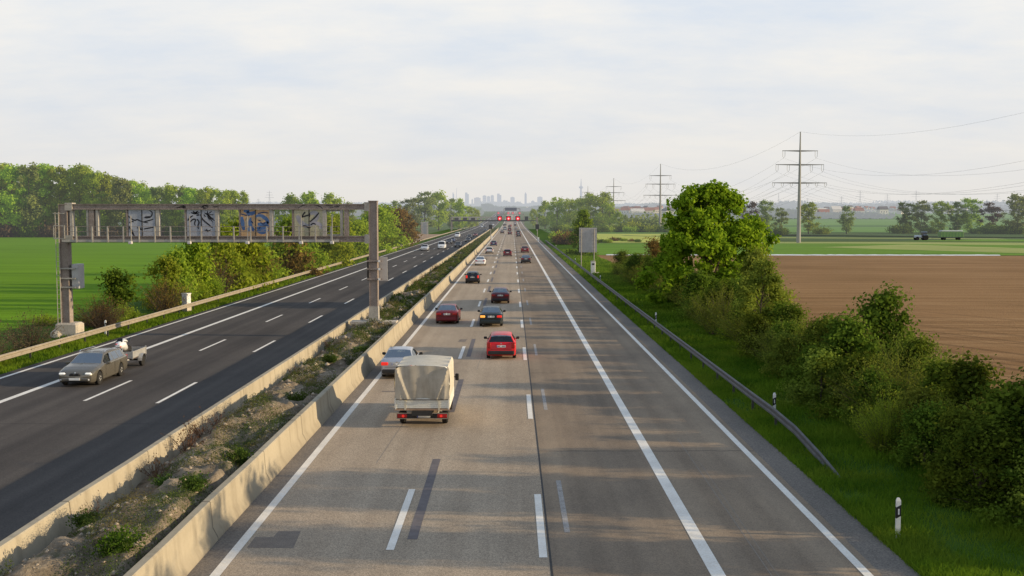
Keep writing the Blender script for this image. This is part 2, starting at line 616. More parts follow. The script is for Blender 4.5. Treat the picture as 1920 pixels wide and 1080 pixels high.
def soil_h(x, y):
    base = .16 + .10 * vnoise(x * .7, y * .35, 5)
    mound = vnoise(x * .75 + 3, y * .42, 1) ** 2 * .80 + vnoise(x * 2.3, y * 1.9, 2) * .30 + vnoise(x * 6, y * 6, 3) * .15
    side = np.clip((x + 11.2) / .9, 0, 1) * np.clip((-7.8 - x) / .5, .25, 1)
    return base * .6 + mound * (.25 + .75 * side)


mb_v, mb_f = [], []
def soil_block(y0, y1, dx, dy):
    xs = np.arange(-11.25, -7.80 + 1e-6, dx); ys = np.arange(y0, y1 + 1e-6, dy)
    X, Y = np.meshgrid(xs, ys)
    Z = soil_h(X, Y) + np.array([[g(v)] for v in ys])
    n = sum(len(a) for a in mb_v)
    mb_v.append(np.stack([X, Y, Z], -1).reshape(-1, 3))
    i = np.arange(len(ys) - 1)[:, None] * len(xs) + np.arange(len(xs) - 1)[None, :] + n
    mb_f.append(np.stack([i, i + 1, i + 1 + len(xs), i + len(xs)], -1).reshape(-1, 4))


soil_block(10, 60, .09, .09)
soil_block(60, 140, .2, .2)
soil_block(140, 620, .5, .8)


def median_mat():
    m, t, N, L = nt_new('median_soil')
    p = pos(N)
    a = ramp(N, L, noise(N, L, p, 1.3, 5, .65), [(.35, 0.0), (.65, 1.0)])
    c = mix_c(N, L, a, (.15, .12, .085), (.34, .275, .20))
    fn = ramp(N, L, noise(N, L, p, 14, 5, .75), [(.3, 0.0), (.7, 1.0)])
    c = mix_c(N, L, .7, c, mix_c(N, L, fn, (.2, .2, .2), (.75, .75, .75)), 'SOFT_LIGHT')
    gr = ramp(N, L, noise(N, L, p, 1.1, 5, .7), [(.52, 0.0), (.66, 1.0)])
    c = mix_c(N, L, math_n(N, L, 'MULTIPLY', gr, .75), c, (.05, .075, .022))
    b = N.new('ShaderNodeBsdfPrincipled'); b.inputs['Roughness'].default_value = 1; b.inputs['Specular IOR Level'].default_value = .03
    L.new(c, b.inputs['Base Color'])
    bp = N.new('ShaderNodeBump'); bp.inputs['Strength'].default_value = .8; bp.inputs['Distance'].default_value = .08
    L.new(noise(N, L, p, 11, 5, .75), bp.inputs['Height']); L.new(bp.outputs[0], b.inputs['Normal'])
    finish(t, N, L, b.outputs[0], HZ)
    return m


me = mesh_np('median_soil', np.concatenate(mb_v), np.concatenate(mb_f))
me.polygons.foreach_set('use_smooth', [True] * len(me.polygons))
struct(link_mesh('median_ground', me, median_mat()))


def barrier_mat():
    m, t, N, L = nt_new('barrier_concrete')
    p = pos(N)
    a = ramp(N, L, noise(N, L, p, .5, 5, .6, (1, .5, 1)), [(.3, 0.0), (.7, 1.0)])
    c = mix_c(N, L, a, (.37, .32, .235), (.46, .40, .295))
    st = noise(N, L, p, 1.0, 4, .6, (1.5, 1.5, .12))
    c = mix_c(N, L, math_n(N, L, 'MULTIPLY', ramp(N, L, st, [(.50, 0.0), (.72, 1.0)]), .6), c, (.21, .175, .125))
    fn = noise(N, L, p, 9, 4, .7)
    c = mix_c(N, L, .35, c, mix_c(N, L, fn, (.25, .25, .25), (.75, .75, .75)), 'SOFT_LIGHT')
    sx = N.new('ShaderNodeSeparateXYZ'); L.new(p, sx.inputs[0])
    md = math_n(N, L, 'MODULO', math_n(N, L, 'ADD', sx.outputs[1], 2.7), 6.0)
    jn = math_n(N, L, 'LESS_THAN', md, .06)
    c = mix_c(N, L, math_n(N, L, 'MULTIPLY', jn, .75), c, (.09, .078, .062))
    # grime near the foot
    low = math_n(N, L, 'SUBTRACT', .45, sx.outputs[2], True)
    lowf = math_n(N, L, 'MULTIPLY', math_n(N, L, 'MULTIPLY', low, noise(N, L, p, 2.2, 5, .7)), 1.5)
    c = mix_c(N, L, lowf, c, (.17, .145, .115))
    b = N.new('ShaderNodeBsdfPrincipled'); b.inputs['Roughness'].default_value = .92; b.inputs['Specular IOR Level'].default_value = .12
    L.new(c, b.inputs['Base Color'])
    bp = N.new('ShaderNodeBump'); bp.inputs['Strength'].default_value = .25; bp.inputs['Distance'].default_value = .02
    L.new(fn, bp.inputs['Height']); L.new(bp.outputs[0], b.inputs['Normal'])
    finish(t, N, L, b.outputs[0], HZ)
    return m


BM = barrier_mat()
def barrier(x, y0, y1, label, cat='barrier'):
    prof = [(-.30, -.03), (-.29, .08), (-.165, .32), (-.115, .97), (-.09, 1.0), (.09, 1.0), (.115, .97), (.165, .32), (.29, .08), (.30, -.03)]
    ys = []
    y = y0
    while y < y1:
        ys.append(y); y += 4 if y < 150 else 20
    ys.append(y1)
    path = [(x + .012 * math.sin(q * 1.7) + .008 * math.sin(q * .6), q, g(q) + .008 * math.sin(q * 2.3)) for q in ys]
    o = MB().extrude(prof, path, True).build('concrete_barrier', BM, smooth=30)
    tag(o, label, cat, 'concrete barriers along the median')


barrier(-7.80, 8, 640, 'sunlit concrete safety barrier between the planted median and the lanes driving away')
barrier(-11.40, 8, 640, 'concrete safety barrier on the far side of the median beside the oncoming lanes')

# ------------------------------------------------------------------ plants
def norm(a):
    return a / (np.linalg.norm(a, axis=-1, keepdims=True) + 1e-9)


def leaves_at(p, nrm, size, r, aspect=.6, up=None):
    """one rhombic leaf per point, bent along its middle"""
    n = len(p)
    s = size * r.uniform(.6, 1.35, (n, 1))
    rv = r.normal(size=(n, 3))
    if up is not None:
        t = norm(up + rv * .35)
    else:
        t = norm(np.cross(nrm, rv))
    b = norm(np.cross(nrm, t))
    nn = np.cross(t, b)
    v = np.stack([p - t * s * .5, p + b * s * aspect * .5 + nn * s * .1, p + t * s * .5, p - b * s * aspect * .5 + nn * s * .1], 1).reshape(-1, 3)
    return v


def quads(n):
    return np.arange(n * 4, dtype=np.int32).reshape(-1, 4)


def crown_points(cs, rs, n, r, shell=.5):
    k = len(cs)
    w = rs ** 2; w = w / w.sum()
    idx = r.choice(k, n, p=w)
    d = norm(r.normal(size=(n, 3)))
    rad = rs[idx][:, None] * np.minimum(1.3, np.abs(r.normal(0, .62, (n, 1))) + .18)
    d2 = d * np.array([1, 1, .8])
    p = cs[idx] + d2 * rad
    return p, d


def broadleaf(seed, h, cr, base, n_cl, n_leaf, leaf, prof='round', cl_r=.30, limbs=10, trunk_r=None, aspect=.62, gap=0.0, lean=0):
    """trunk with limbs, and a crown of leaf clumps with gaps; returns two meshes"""
    r = np.random.default_rng(seed)
    cs, rs = [], []
    ch = h * (1 - base)
    k = 0
    while len(cs) < n_cl and k < n_cl * 40:
        k += 1
        t = r.uniform(.03, .97)
        if prof == 'round': wid = math.sin(math.pi * (t * .82 + .13)) ** .7
        elif prof == 'tall': wid = math.sin(math.pi * (t * .86 + .10)) ** .55 * .9
        elif prof == 'ovate': wid = math.sin(math.pi * (t * .71 + .25)) ** .80 * 1.0
        elif prof == 'cone': wid = (1 - t) ** .75 * .95 + .08
        elif prof == 'fan': wid = (.35 + .65 * t) * (1 if t < .8 else (1 - t) / .2 * .6 + .4)
        else: wid = (1 - t * .75)
        a = r.uniform(0, 2 * math.pi)
        lump = .78 + .30 * math.sin(a * 2 + seed) + .16 * math.sin(a * 3 + seed * 2 + t * 7)
        q = cr * wid * lump * math.sqrt(r.uniform(.12, 1))
        c = np.array([q * math.cos(a) + lean * t, q * math.sin(a), h * base + t * ch * .97])
        rr = cr * cl_r * r.uniform(.6, 1.25)
        if gap and any(np.linalg.norm(c - o) < gap * cr for o in cs):
            continue
        cs.append(c); rs.append(rr)
    cs, rs = np.array(cs), np.array(rs)
    p, d = crown_points(cs, rs, n_leaf, r)
    p[:, 2] = np.maximum(p[:, 2], .15)
    nr = norm(d * .8 + r.normal(size=d.shape) * .6 + np.array([0, 0, .35]))
    crown = mesh_np('crown', leaves_at(p, nr, leaf, r, aspect), quads(len(p)))
    tr = trunk_r or h * .016
    mb = MB()
    top = h * .82
    tp = [(math.sin(k * 1.3 + seed) * .012 * h * (k / 7) + lean * k / 7 * .8, math.cos(k * 1.7 + seed) * .012 * h * (k / 7), top * k / 7 - .1) for k in range(8)]
    mb.tube(tp, [tr * (1.25 if k == 0 else 1 - k / 7 * .82) for k in range(8)], 7)
    order = r.permutation(len(cs))[:limbs]
    for i in order:
        c = cs[i]
        zb = max(h * base * .55, min(c[2] - cr * .35, top * .9)) if base > .08 else max(.1, c[2] * .35)
        k = min(6.99, max(0, (zb + .1) / top * 7))
        a = np.array(tp[int(k)]); b = np.array(tp[min(7, int(k) + 1)])
        s = a + (b - a) * (k - int(k))
        m1 = s + (c - s) * .5 + np.array([0, 0, .06 * h * .4])
        r0 = tr * .5 * (1 - k / 7 * .6)
        mb.tube([s, m1, c], [r0, r0 * .55, r0 * .18], 5)
    me = bpy.data.meshes.new('trunk'); me.from_pydata(mb.v, [], mb.f); me.update()
    me.polygons.foreach_set('use_smooth', [True] * len(me.polygons))
    return me, crown


def shoots(seed, h, spread, n_shoot, per, leaf, r_base=.5, aspect=.35, stem_r=.012, bend=.5, leaf_from=.15, twig=3):
    """many long shoots rising from the foot, small leaves along each; returns two meshes"""
    r = np.random.default_rng(seed)
    mb = MB(); P = []; U = []
    for k in range(n_shoot):
        a = r.uniform(0, 2 * math.pi); q = math.sqrt(r.uniform(0, 1))
        b0 = np.array([math.cos(a) * r_base * q, math.sin(a) * r_base * q, 0])
        L_ = h * r.uniform(.55, 1.05) * (1 - .35 * q)
        out = spread * q * r.uniform(.6, 1.2)
        d = np.array([math.cos(a), math.sin(a), 0]) + r.normal(size=3) * .18
        d[2] = 0
        pts = []
        for i in range(6):
            t = i / 5
            pts.append(b0 + d * out * (t ** (1 + bend * .6)) + np.array([0, 0, L_ * (t - .12 * q * t * t)]) + r.normal(size=3) * .03 * h * t * .5)
        mb.tube(pts, [stem_r * (1.2 - t_ * .2) for t_ in range(6)], twig, False)
        pts = np.array(pts)
        tt = r.uniform(leaf_from, 1, per) * 4.999
        ii = tt.astype(int); ff = (tt - ii)[:, None]
        pp = pts[ii] * (1 - ff) + pts[ii + 1] * ff + r.normal(size=(per, 3)) * leaf * .8
        P.append(pp); U.append(norm(pts[ii + 1] - pts[ii]))
    P = np.concatenate(P); U = np.concatenate(U)
    P[:, 2] = np.maximum(P[:, 2], .03)
    nr = norm(r.normal(size=P.shape))
    crown = mesh_np('foliage', leaves_at(P, nr, leaf, r, aspect, norm(U + r.normal(size=U.shape) * .55)), quads(len(P)))
    me = bpy.data.meshes.new('stems'); me.from_pydata(mb.v, [], mb.f); me.update()
    return me, crown


m_bark = M('bark', (.085, .065, .05), .95, .3, 4, haze=HZ)
m_bark_pale = M('bark_pale', (.19, .165, .13), .95, .3, 4, haze=HZ)
L_big = leaf_mat('leaf_maple', (.085, .18, .012), (.36, .50, .032), 0.5, 0, None, .45)
L_light = leaf_mat('leaf_poplar', (.19, .32, .025), (.60, .72, .09), 0.5, HZ, None, .12)
L_mid = leaf_mat('leaf_mid', (.15, .235, .024), (.47, .57, .06), 0.47, HZ, None, .16)
L_grey = leaf_mat('leaf_grey', (.14, .18, .05), (.36, .43, .12), 0.45, HZ, None, .18)
L_yel = leaf_mat('leaf_yellow', (.14, .21, .018), (.40, .47, .04), 0.45, HZ, None, .3)
L_rust = leaf_mat('leaf_rust', (.13, .085, .028), (.33, .21, .06), 0.4, HZ, (.11, .12, .03), .3)
L_bare = leaf_mat('leaf_bud', (.075, .052, .033), (.17, .12, .07), 0.35, HZ, None, .4)
L_dark = leaf_mat('leaf_dark', (.036, .070, .010), (.205, .275, .030), 0.4, HZ, None, .5)
L_will = leaf_mat('leaf_willow', (.085, .120, .018), (.33, .385, .055), 0.45, 0, None, .6)
L_lime = leaf_mat('leaf_lime', (.15, .21, .02), (.40, .46, .045), 0.48, 0, None, .8)
L_weed = leaf_mat('leaf_weed', (.040, .085, .014), (.12, .19, .035), 0.35, 0, None, 1.2)
L_dry = leaf_mat('leaf_dry', (.080, .045, .028), (.190, .115, .065), .25, 0, None, 1.5)


def plant(name, parts, x, y, rz, label, cat, crown_mat, trunk_mat=m_bark, s=1.0, sz=None, group=None, names=('trunk', 'crown'), z=None):
    o = empty(name, (x, y, g(y) if z is None else z), rz, label, cat, group)
    o.scale = (s, s, sz or s)
    for nm, me, mt in zip(names, parts, (trunk_mat, crown_mat)):
        c = link_mesh(nm, me, mt, o)
        override(c, mt)
    return o


# --- the wood at the far edge of the green field
POP = [broadleaf(100 + k, 26, 6.8, .10, 46, 6000, .95, 'tall', .26, 8) for k in range(5)]
GRP = 'trees of the wood behind the green field'
descr = {'leaf_poplar': 'light green leafy tree', 'leaf_mid': 'mid green leafy tree', 'leaf_grey': 'grey green thinly leaved tree', 'leaf_rust': 'brownish half bare tree'}
tops = [(-260, 300), (0, 306), (60, 303), (130, 303), (165, 312), (210, 333), (260, 340), (330, 347), (400, 350), (430, 347), (452, 372)]
px = -330
k = 0
while px < 452:
    ty = np.interp(px, [t[0] for t in tops], [t[1] for t in tops]) + random.uniform(-3, 9)
    for row in (0, 1):
        Yd = 415 + row * 16 + random.uniform(-5, 5)
        xx, zt = at(px + row * 14 + random.uniform(-6, 6), ty + row * 2, Yd)
        mt = random.choice([L_light, L_light, L_light, L_mid, L_mid, L_grey])
        if row == 0 and k in (5, 12):
            mt = L_rust
        s = zt / 26
        plant('wood_tree', POP[k % 5], xx, Yd, random.uniform(0, 6.28), descr[mt.name] + ' of the wood beyond the bright green field', 'tree', mt, s=s * random.uniform(.95, 1.1), sz=s, group=GRP)
        k += 1
    px += random.uniform(24, 33)
# the dark understorey of that wood
US = [shoots(140 + k, 5, 3.2, 70, 26, .9, 2.6, .6, .04) for k in range(2)]
for k in range(24):
    xx = -250 + k * 6.6 + random.uniform(-1, 1)
    plant('undergrowth_bush', US[k % 2], xx, 409 + random.uniform(-1.5, 1.5), random.uniform(0, 6), 'dark bush at the foot of the wood behind the green field', 'bush', L_dark if k % 3 else L_bare, s=random.uniform(.75, 1.1), group='bushes at the foot of the wood', names=('stems', 'foliage'))

# --- trees further along both sides
MIDT = [broadleaf(200 + k, 18, 6.2, .10, 40, 4200, .85, 'round', .28, 9) for k in range(4)]
FIN = [broadleaf(230 + k, 16, 5.2, .10, 52, 3900, .66, 'tall', .24, 18, trunk_r=.22) for k in range(4)]


def tree_px(parts, h0, x, ytop, Y, label, mt, trunk=m_bark, wide=1.0, group=None, name='roadside_tree'):
    xx, zt = at(x, ytop, Y)
    s = (zt - g(Y)) / h0
    return plant(name, parts, xx, Y, random.uniform(0, 6.28), label, 'tree', mt, trunk, s * wide, s, group)


gl = 'trees beyond the gantry on the left'
for i, (x, yt, Y, mt, w) in enumerate([(545, 366, 400, L_mid, 1.0), (580, 358, 395, L_light, 1.15), (622, 362, 402, L_light, 1.1), (655, 378, 410, L_grey, .9), (690, 384, 380, L_mid, .9)]):
    tree_px(MIDT[i % 4], 18, x, yt, Y, f'{["mid green round tree", "light green broad tree", "light green domed tree", "grey green small tree", "low mid green tree"][i]} rising just above the beam of the near gantry', mt, wide=w, group=gl)
gm = 'tall trees beside the oncoming lanes ahead of the far gantry'
for i, (x, yt, Y, mt, w) in enumerate([(742, 376, 520, L_grey, .9), (768, 370, 560, L_grey, 1.0), (796, 357, 575, L_grey, 1.1), (822, 360, 590, L_light, 1.1), (846, 372, 620, L_grey, 1.0), (860, 372, 600, L_light, 1.0), (880, 386, 660, L_mid, .9), (893, 393, 720, L_mid, .9)]):
    tree_px(MIDT[(i + 1) % 4] if mt is not L_grey else FIN[i % 4], 18 if mt is not L_grey else 16, x, yt, Y, 'tall tree of the loose row left of the oncoming lanes near the far gantry', mt, wide=w * (1.25 if mt is L_grey else 1), group=gm)
gr_ = 'trees of the copse right of the far gantry'
for i, (x, yt, Y, mt, w) in enumerate([(1000, 392, 720, L_mid, .8), (1022, 376, 640, L_mid, 1.0), (1045, 370, 610, L_light, 1.1), (1068, 372, 600, L_light, 1.0), (1088, 372, 640, L_mid, 1.1), (1108, 362, 610, L_mid, 1.2), (1130, 360, 600, L_mid, 1.2), (1143, 378, 590, L_light, 1.0), (1160, 398, 560, L_mid, .9), (1172, 402, 600, L_grey, .9)]):
    tree_px(MIDT[i % 4], 18, x, yt, Y, 'leafy tree of the dense copse right of the motorway by the far gantry', mt, wide=w * 1.1, group=gr_)
for i, (x, yt, Y, mt, w, lb) in enumerate([
        (1410, 378, 470, L_bare, 1.0, 'bare brown tree just left of the nearest pylon'), (1436, 374, 478, L_grey, 1.0, 'thin grey green tree beside the bare brown tree left of the pylon'),
        (1466, 388, 465, L_grey, .9, 'small dark tree between the bare tree and the nearest pylon'), (1517, 378, 480, L_mid, 1.1, 'rounded yellowish green tree directly right of the nearest pylon'),
        (1588, 386, 470, L_grey, 1.0, 'lone fan shaped tree in the field between pylon and tractor'), (1700, 378, 500, L_dark, 1.1, 'dark leftmost tree of the clump behind the tractor'),
        (1728, 374, 505, L_grey, 1.1, 'grey green tree in the clump behind the tractor'), (1766, 376, 505, L_mid, 1.1, 'mid green tree in the clump right above the tractor'),
        (1796, 378, 500, L_dark, 1.0, 'dark tree standing behind the green farm trailer'), (1822, 370, 510, L_mid, 1.1, 'tall green tree at the right end of the clump behind the trailer'),
        (1862, 378, 490, L_bare, 1.1, 'sparse bare tree right of the green farm trailer'), (1910, 362, 470, L_grey, 1.2, 'tall dark tree cut by the right picture edge')]):
    tree_px(FIN[i % 4], 16, x, yt, Y, lb, mt, m_bark, w * 1.15, name='field_tree')
LOWB = [shoots(240 + k, 3, 2.6, 60, 30, .55, 1.6, .6, .03) for k in range(3)]
for i, (x, y, Y, mt) in enumerate([(1462, 425, 455, L_dark), (1540, 425, 470, L_mid), (1690, 420, 490, L_dark), (1745, 424, 490, L_dark), (1830, 426, 490, L_dark), (1858, 420, 480, L_dark), (1880, 420, 478, L_dark), (1905, 422, 470, L_dark), (1182, 415, 540, L_mid), (1200, 412, 560, L_mid), (1215, 400, 560, L_grey), (1245, 412, 560, L_dark)]):
    xx, zt = at(x, y, Y)
    s = max(.6, (zt) / 3)
    plant('hedge_bush', LOWB[i % 3], xx, Y, i * 1.3, 'low dark bush along the field edge between the pylons and the tree clump', 'bush', mt, s=s * 1.1, sz=s, group='bushes along the field edges', names=('stems', 'foliage'))
for k in range(26):
    xx = 22 + k * 3.4
    plant('hedge_bush', LOWB[k % 3], xx, 520 + random.uniform(-4, 4), k * .9, 'low bush of the long hedge in front of the copse on the right', 'bush', [L_dark, L_mid, L_dark][k % 3], s=random.uniform(.9, 1.3), group='bushes of the long hedge', names=('stems', 'foliage'))
for k in range(16):
    x, y = [(1128, 448), (1140, 449), (1150, 446), (1160, 445), (1170, 446), (1184, 447), (1196, 448), (1040, 440), (1050, 442), (1062, 446), (1054, 450), (1064, 452), (1035, 436), (1046, 446), (1072, 452), (1118, 450)][k]
    xx, Yd = gp(x, y + 6)
    plant('hedge_bush', LOWB[k % 3], xx, Yd, k * .9, 'low bush on the grass near the grey board beside the yellow field', 'bush', [L_dark, L_mid, L_rust][k % 3], s=random.uniform(.9, 1.2) if x in (1050, 1062, 1054, 1064) else random.uniform(.3, .42), group='bushes near the grey board', names=('stems', 'foliage'))
cone = broadleaf(260, 9.4, 3.0, .02, 70, 8200, .42, 'cone', .28, 8)
xx, Yd = gp(1092, 480)
plant('conifer_tree', cone, xx, Yd, .4, 'bright green topped conical tree behind the grey board', 'tree', leaf_mat('leaf_cone', (.05, .11, .010), (.30, .42, .03), 0.4, HZ, None, .35), s=1.0)
xx, zt = at(735, 385, 330)

# --- hedge of shrubs left of the oncoming lanes
SHR = [broadleaf(300 + k, 5, 2.6, .02, 30, 4200, .30, 'dome', .34, 10, trunk_r=.07) for k in range(4)]
SHR += [shoots(310 + k, 5, 2.2, 90, 42, .22, 1.2, .6, .018) for k in range(3)]
BARE = [shoots(320 + k, 4.2, 2.4, 150, 15, .14, 1.1, .5, .016, .7) for k in range(3)]
shrubs = [  # x, y top, Y, width factor, kind, material, label
    (15, 578, 60, 1.0, 'b', L_bare, 'brown bare shrub at the left picture edge behind the guard rail'),
    (58, 566, 66, .9, 'b', L_bare, 'dark brown twiggy shrub left of the gantry foot'),
    (85, 585, 82, .8, 's', L_mid, 'low green shrub next to the concrete gantry foot'),
    (30, 610, 58, .7, 's', L_will, 'low olive shrub behind the rail at the left edge'),
    (185, 535, 79, 1.0, 'b', L_rust, 'reddish brown bare shrub right of the gantry column'),
    (212, 548, 78, .9, 'b', L_bare, 'brown twiggy shrub between gantry foot and dark green bush'),
    (158, 590, 82, .7, 's', L_mid, 'low green growth beside the gantry column foot'),
    (240, 585, 80, .6, 's', L_will, 'low green shrub behind the small guide post'),
    (292, 505, 84, 1.0, 'l', L_dark, 'dark glossy green bush left of the white cabinet'),
    (318, 560, 82, .7, 's', L_mid, 'low mid green bush just left of the white cabinet'),
    (356, 482, 95, .85, 'l', L_mid, 'mid green bush above the white cabinet'),
    (378, 500, 92, .9, 'b', L_rust, 'rust brown shrub right of the white cabinet'),
    (408, 445, 104, .9, 'l', L_yel, 'yellow green tall bush below the second gantry panel'),
    (418, 478, 100, .9, 's', L_mid, 'mid green tall shrub behind the left rail'),
    (452, 425, 116, 1.0, 'l', L_mid, 'leafy green bush behind the third gantry panel'),
    (462, 440, 108, .6, 'b', L_rust, 'upright rust coloured bush below the blue panel'),
    (440, 515, 102, .8, 's', L_yel, 'low yellow green bush close behind the left rail'),
    (385, 470, 99, .9, 'l', L_mid, 'mid green bush between the white cabinet and the second panel'),
    (420, 505, 97, .7, 's', L_mid, 'low green bush close behind the rail before the yellow green one'),
    (475, 500, 107, .8, 's', L_mid, 'green bush close behind the rail below the blue panel'),
    (535, 490, 119, .8, 's', L_mid, 'low green bush by the second guide post beyond the gantry'),
    (505, 425, 128, 1.0, 'l', L_mid, 'tall mid green bush right behind the blue panel'),
    (632, 430, 160, 1.0, 'l', L_mid, 'mid green bush before the right gantry upright'),
    (700, 410, 215, 1.1, 'l', L_mid, 'mid green bush partly hidden by the right gantry column'),
    (498, 478, 112, .9, 'b', L_bare, 'dark brown bare bush next to a white guide post'),
    (490, 408, 122, 1.1, 'l', L_yel, 'yellow green bush right of the blue gantry panel'),
    (525, 440, 126, 1.0, 's', L_rust, 'brown green shrub between blue and yellow panels'),
    (548, 448, 126, 1.0, 'l', L_dark, 'dark green bush below the yellow gantry panel'),
    (560, 480, 122, .8, 's', L_mid, 'mid green bush below the yellow panel beside the rail'),
    (592, 476, 132, .9, 's', L_yel, 'bright yellow green low bush left of the gantry column'),
    (575, 405, 150, 1.1, 'l', L_mid, 'tall green bush behind the yellow gantry panel'),
    (612, 415, 150, 1.1, 'l', L_rust, 'tall rust brown bush at the right end of the gantry'),
    (610, 455, 148, 1.0, 'b', L_rust, 'brown bare bush under the right end of the gantry beam'),
    (640, 470, 150, .9, 's', L_mid, 'low green bush right of the yellow green one'),
    (650, 405, 175, 1.1, 'l', L_mid, 'green bush behind the right gantry upright'),
    (668, 400, 190, 1.1, 'l', L_yel, 'yellow green bush left of the right gantry column'),
    (660, 466, 168, .8, 's', L_yel, 'low yellowish bush just left of the right gantry column'),
    (720, 392, 240, 1.2, 'l', L_mid, 'green bush just right of the right gantry column'),
    (735, 386, 265, 1.2, 'l', L_mid, 'tall mid green bush beyond the right gantry column'),
    (752, 387, 285, 1.3, 'l', L_rust, 'tall rust green bush at the end of the roadside row'),
    (765, 392, 300, 1.1, 'l', L_rust, 'last rust brown bush of the row before the signboard'),
    (745, 425, 262, 1.0, 's', L_yel, 'low yellow green bush at the end of the row'),
    (715, 440, 225, .9, 's', L_mid, 'low green bush behind the rail beyond the gantry column'),
]
for i, (x, yt, Y, w, kd, mt, lb) in enumerate(shrubs):
    pool = {'l': SHR[:4], 's': SHR[4:], 'b': BARE}[kd]
    xx, zt = at(x, yt, Y)
    xx = min(xx, -29.2 - (1.3 if zt > 4 else .2))
    h0 = 4.2 if kd == 'b' else 5
    s = zt / h0
    plant('roadside_shrub', pool[i % len(pool)], xx, Y, i * 2.1, lb, 'bush', mt, s=max(s, .6) * w, sz=s, names=('stems', 'foliage') if kd != 'l' else ('trunk', 'crown'), group='bushes behind the left guard rail')

# --- right verge: the big maple, its neighbours and the willow bushes in front
BIG = broadleaf(407, 11.3, 5.8, .02, 320, 46000, .36, 'ovate', .12, 40, trunk_r=.20, aspect=.7)
plant('maple_tree', BIG, 17.7, 97, 2.2, 'large bright green broadleaf tree between the motorway and the ploughed field', 'tree', L_big)
SLIM = broadleaf(402, 5.8, 1.9, .22, 26, 6500, .17, 'tall', .3, 22, trunk_r=.09)
plant('young_tree', SLIM, 14.9, 64.8, .3, 'slim young tree with a bare lower trunk in front of the big tree', 'tree', L_will)
RSH = [broadleaf(410 + k, 4, 2.1, .0, 30, 8000, .17, 'dome', .33, 12, trunk_r=.06) for k in range(3)]
WIL = [shoots(420 + k, 4.2, 2.3, 210, 75, .12, .9, .30, .010, .6) for k in range(4)]
right = [
    (1190, 478, 150, .9, 'd', L_dark, 'dark green bush at the far end of the right hand shrub row'),
    (1212, 490, 138, .8, 'd', L_will, 'olive bush left of the big tree farthest along the verge'),
    (1228, 450, 130, 1.0, 'd', L_rust, 'brownish bush left of the big tree'),
    (1250, 470, 118, .9, 'd', L_dark, 'dark bush at the left foot of the big tree'),
    (1278, 540, 95, .8, 'd', L_dark, 'dark low bush under the left side of the big tree'),
    (1300, 560, 90, .6, 'w', L_lime, 'small bright green bush below the big tree'),
    (1335, 520, 88, .9, 'd', L_dark, 'dark bush under the middle of the big tree'),
    (1375, 530, 80, 1.0, 'd', L_dark, 'dark dense bush right below the big tree'),
    (1418, 470, 82, .9, 'd', L_will, 'olive bush at the right foot of the big tree'),
    (1350, 580, 78, .6, 'w', L_will, 'low olive shoots in front of the big tree'),
    (1395, 570, 72, .7, 'd', L_dark, 'dark bush just left of the slim young tree'),
    (1460, 600, 62, .8, 'w', L_will, 'feathery bush right of the slim young tree'),
    (1505, 585, 58, 1.0, 'w', L_will, 'feathery willow bush before the ploughed field'),
    (1555, 580, 55, .9, 'w', L_will, 'upright willow shoots second from the slim tree'),
    (1600, 572, 53, 1.0, 'w', L_will, 'tall willow bush left of the dark leafy crown'),
    (1655, 548, 51, .95, 'd', L_dark, 'tallest dark leafy bush in front of the ploughed field'),
    (1700, 600, 47, 1.0, 'w', L_will, 'willow bush right of the tallest dark leafy bush'),
    (1745, 630, 44, 1.0, 'w', L_will, 'broad willow bush in the right foreground row'),
    (1800, 650, 41, 1.0, 'w', L_will, 'grey green willow bush toward the right edge'),
    (1665, 705, 37.5, .55, 'w', L_lime, 'bright yellow green shoots low among the willow bushes'),
    (1762, 715, 35.5, .5, 'w', L_lime, 'second clump of bright yellow green shoots near the right edge'),
    (1850, 720, 37, 1.0, 'w', L_will, 'willow bush close to the right edge'),
    (1900, 745, 34, 1.0, 'w', L_will, 'nearest willow bush cut by the right edge'),
    (1640, 670, 46, .7, 'd', L_dark, 'shaded dark bush at the front of the willow row'),
    (1720, 780, 37, .75, 'd', L_dark, 'shaded dark bush below the yellow green shoots'),
    (1800, 820, 33, .8, 'd', L_dark, 'low dark bush in the right corner shade'),
    (1890, 850, 30, .9, 'd', L_dark, 'dark bush in the right corner cut by the edge'),
    (1570, 655, 51, .7, 'd', L_dark, 'dark low bush at the foot of the willow shoots'),
    (1960, 840, 28.5, 1.0, 'd', L_dark, 'dark bush just leaving the frame on the right'),
]
for i, (x, yt, Y, w, kd, mt, lb) in enumerate(right):
    pool = RSH if kd == 'd' else WIL
    xx, zt = at(x, yt, Y)
    s = max(zt, .9) / (4 if kd == 'd' else 4.2)
    plant('verge_bush', pool[i % len(pool)], xx, Y, i * 1.7, lb, 'bush', mt, s=s * w if s > .7 else max(s, .55) * w * 1.25, sz=s, names=('trunk', 'crown') if kd == 'd' else ('stems', 'foliage'), group='bushes along the right verge')
for k in range(44):
    y = 31 + k * 2.75
    x = 15.6 + random.uniform(-.9, .9) + (.5 if k % 2 else -.3)
    wil = k % 3 == 1
    pool = WIL if wil else RSH
    s = random.uniform(.70, .95)
    plant('verge_bush', pool[k % len(pool)], x, y, k * 1.37, 'dark bush filling the hedge along the foot of the right verge', 'bush', L_will if wil else L_dark, s=s * 1.15, sz=s, names=('stems', 'foliage') if wil else ('trunk', 'crown'), group='bushes filling the right hand hedge')
for k in range(17):
    y = 28 + k * 2.3
    x = 13.7 + random.uniform(-.5, .5) + (.9 if y > 50 else 0)
    s = random.uniform(.48, .64)
    plant('verge_bush', RSH[k % 3], x, y, k * 2.37, 'low shaded bush at the front foot of the right hand hedge', 'bush', L_dark if k % 4 else L_will, s=s * 1.25, sz=s, names=('trunk', 'crown'), group='low bushes at the front of the right hedge')
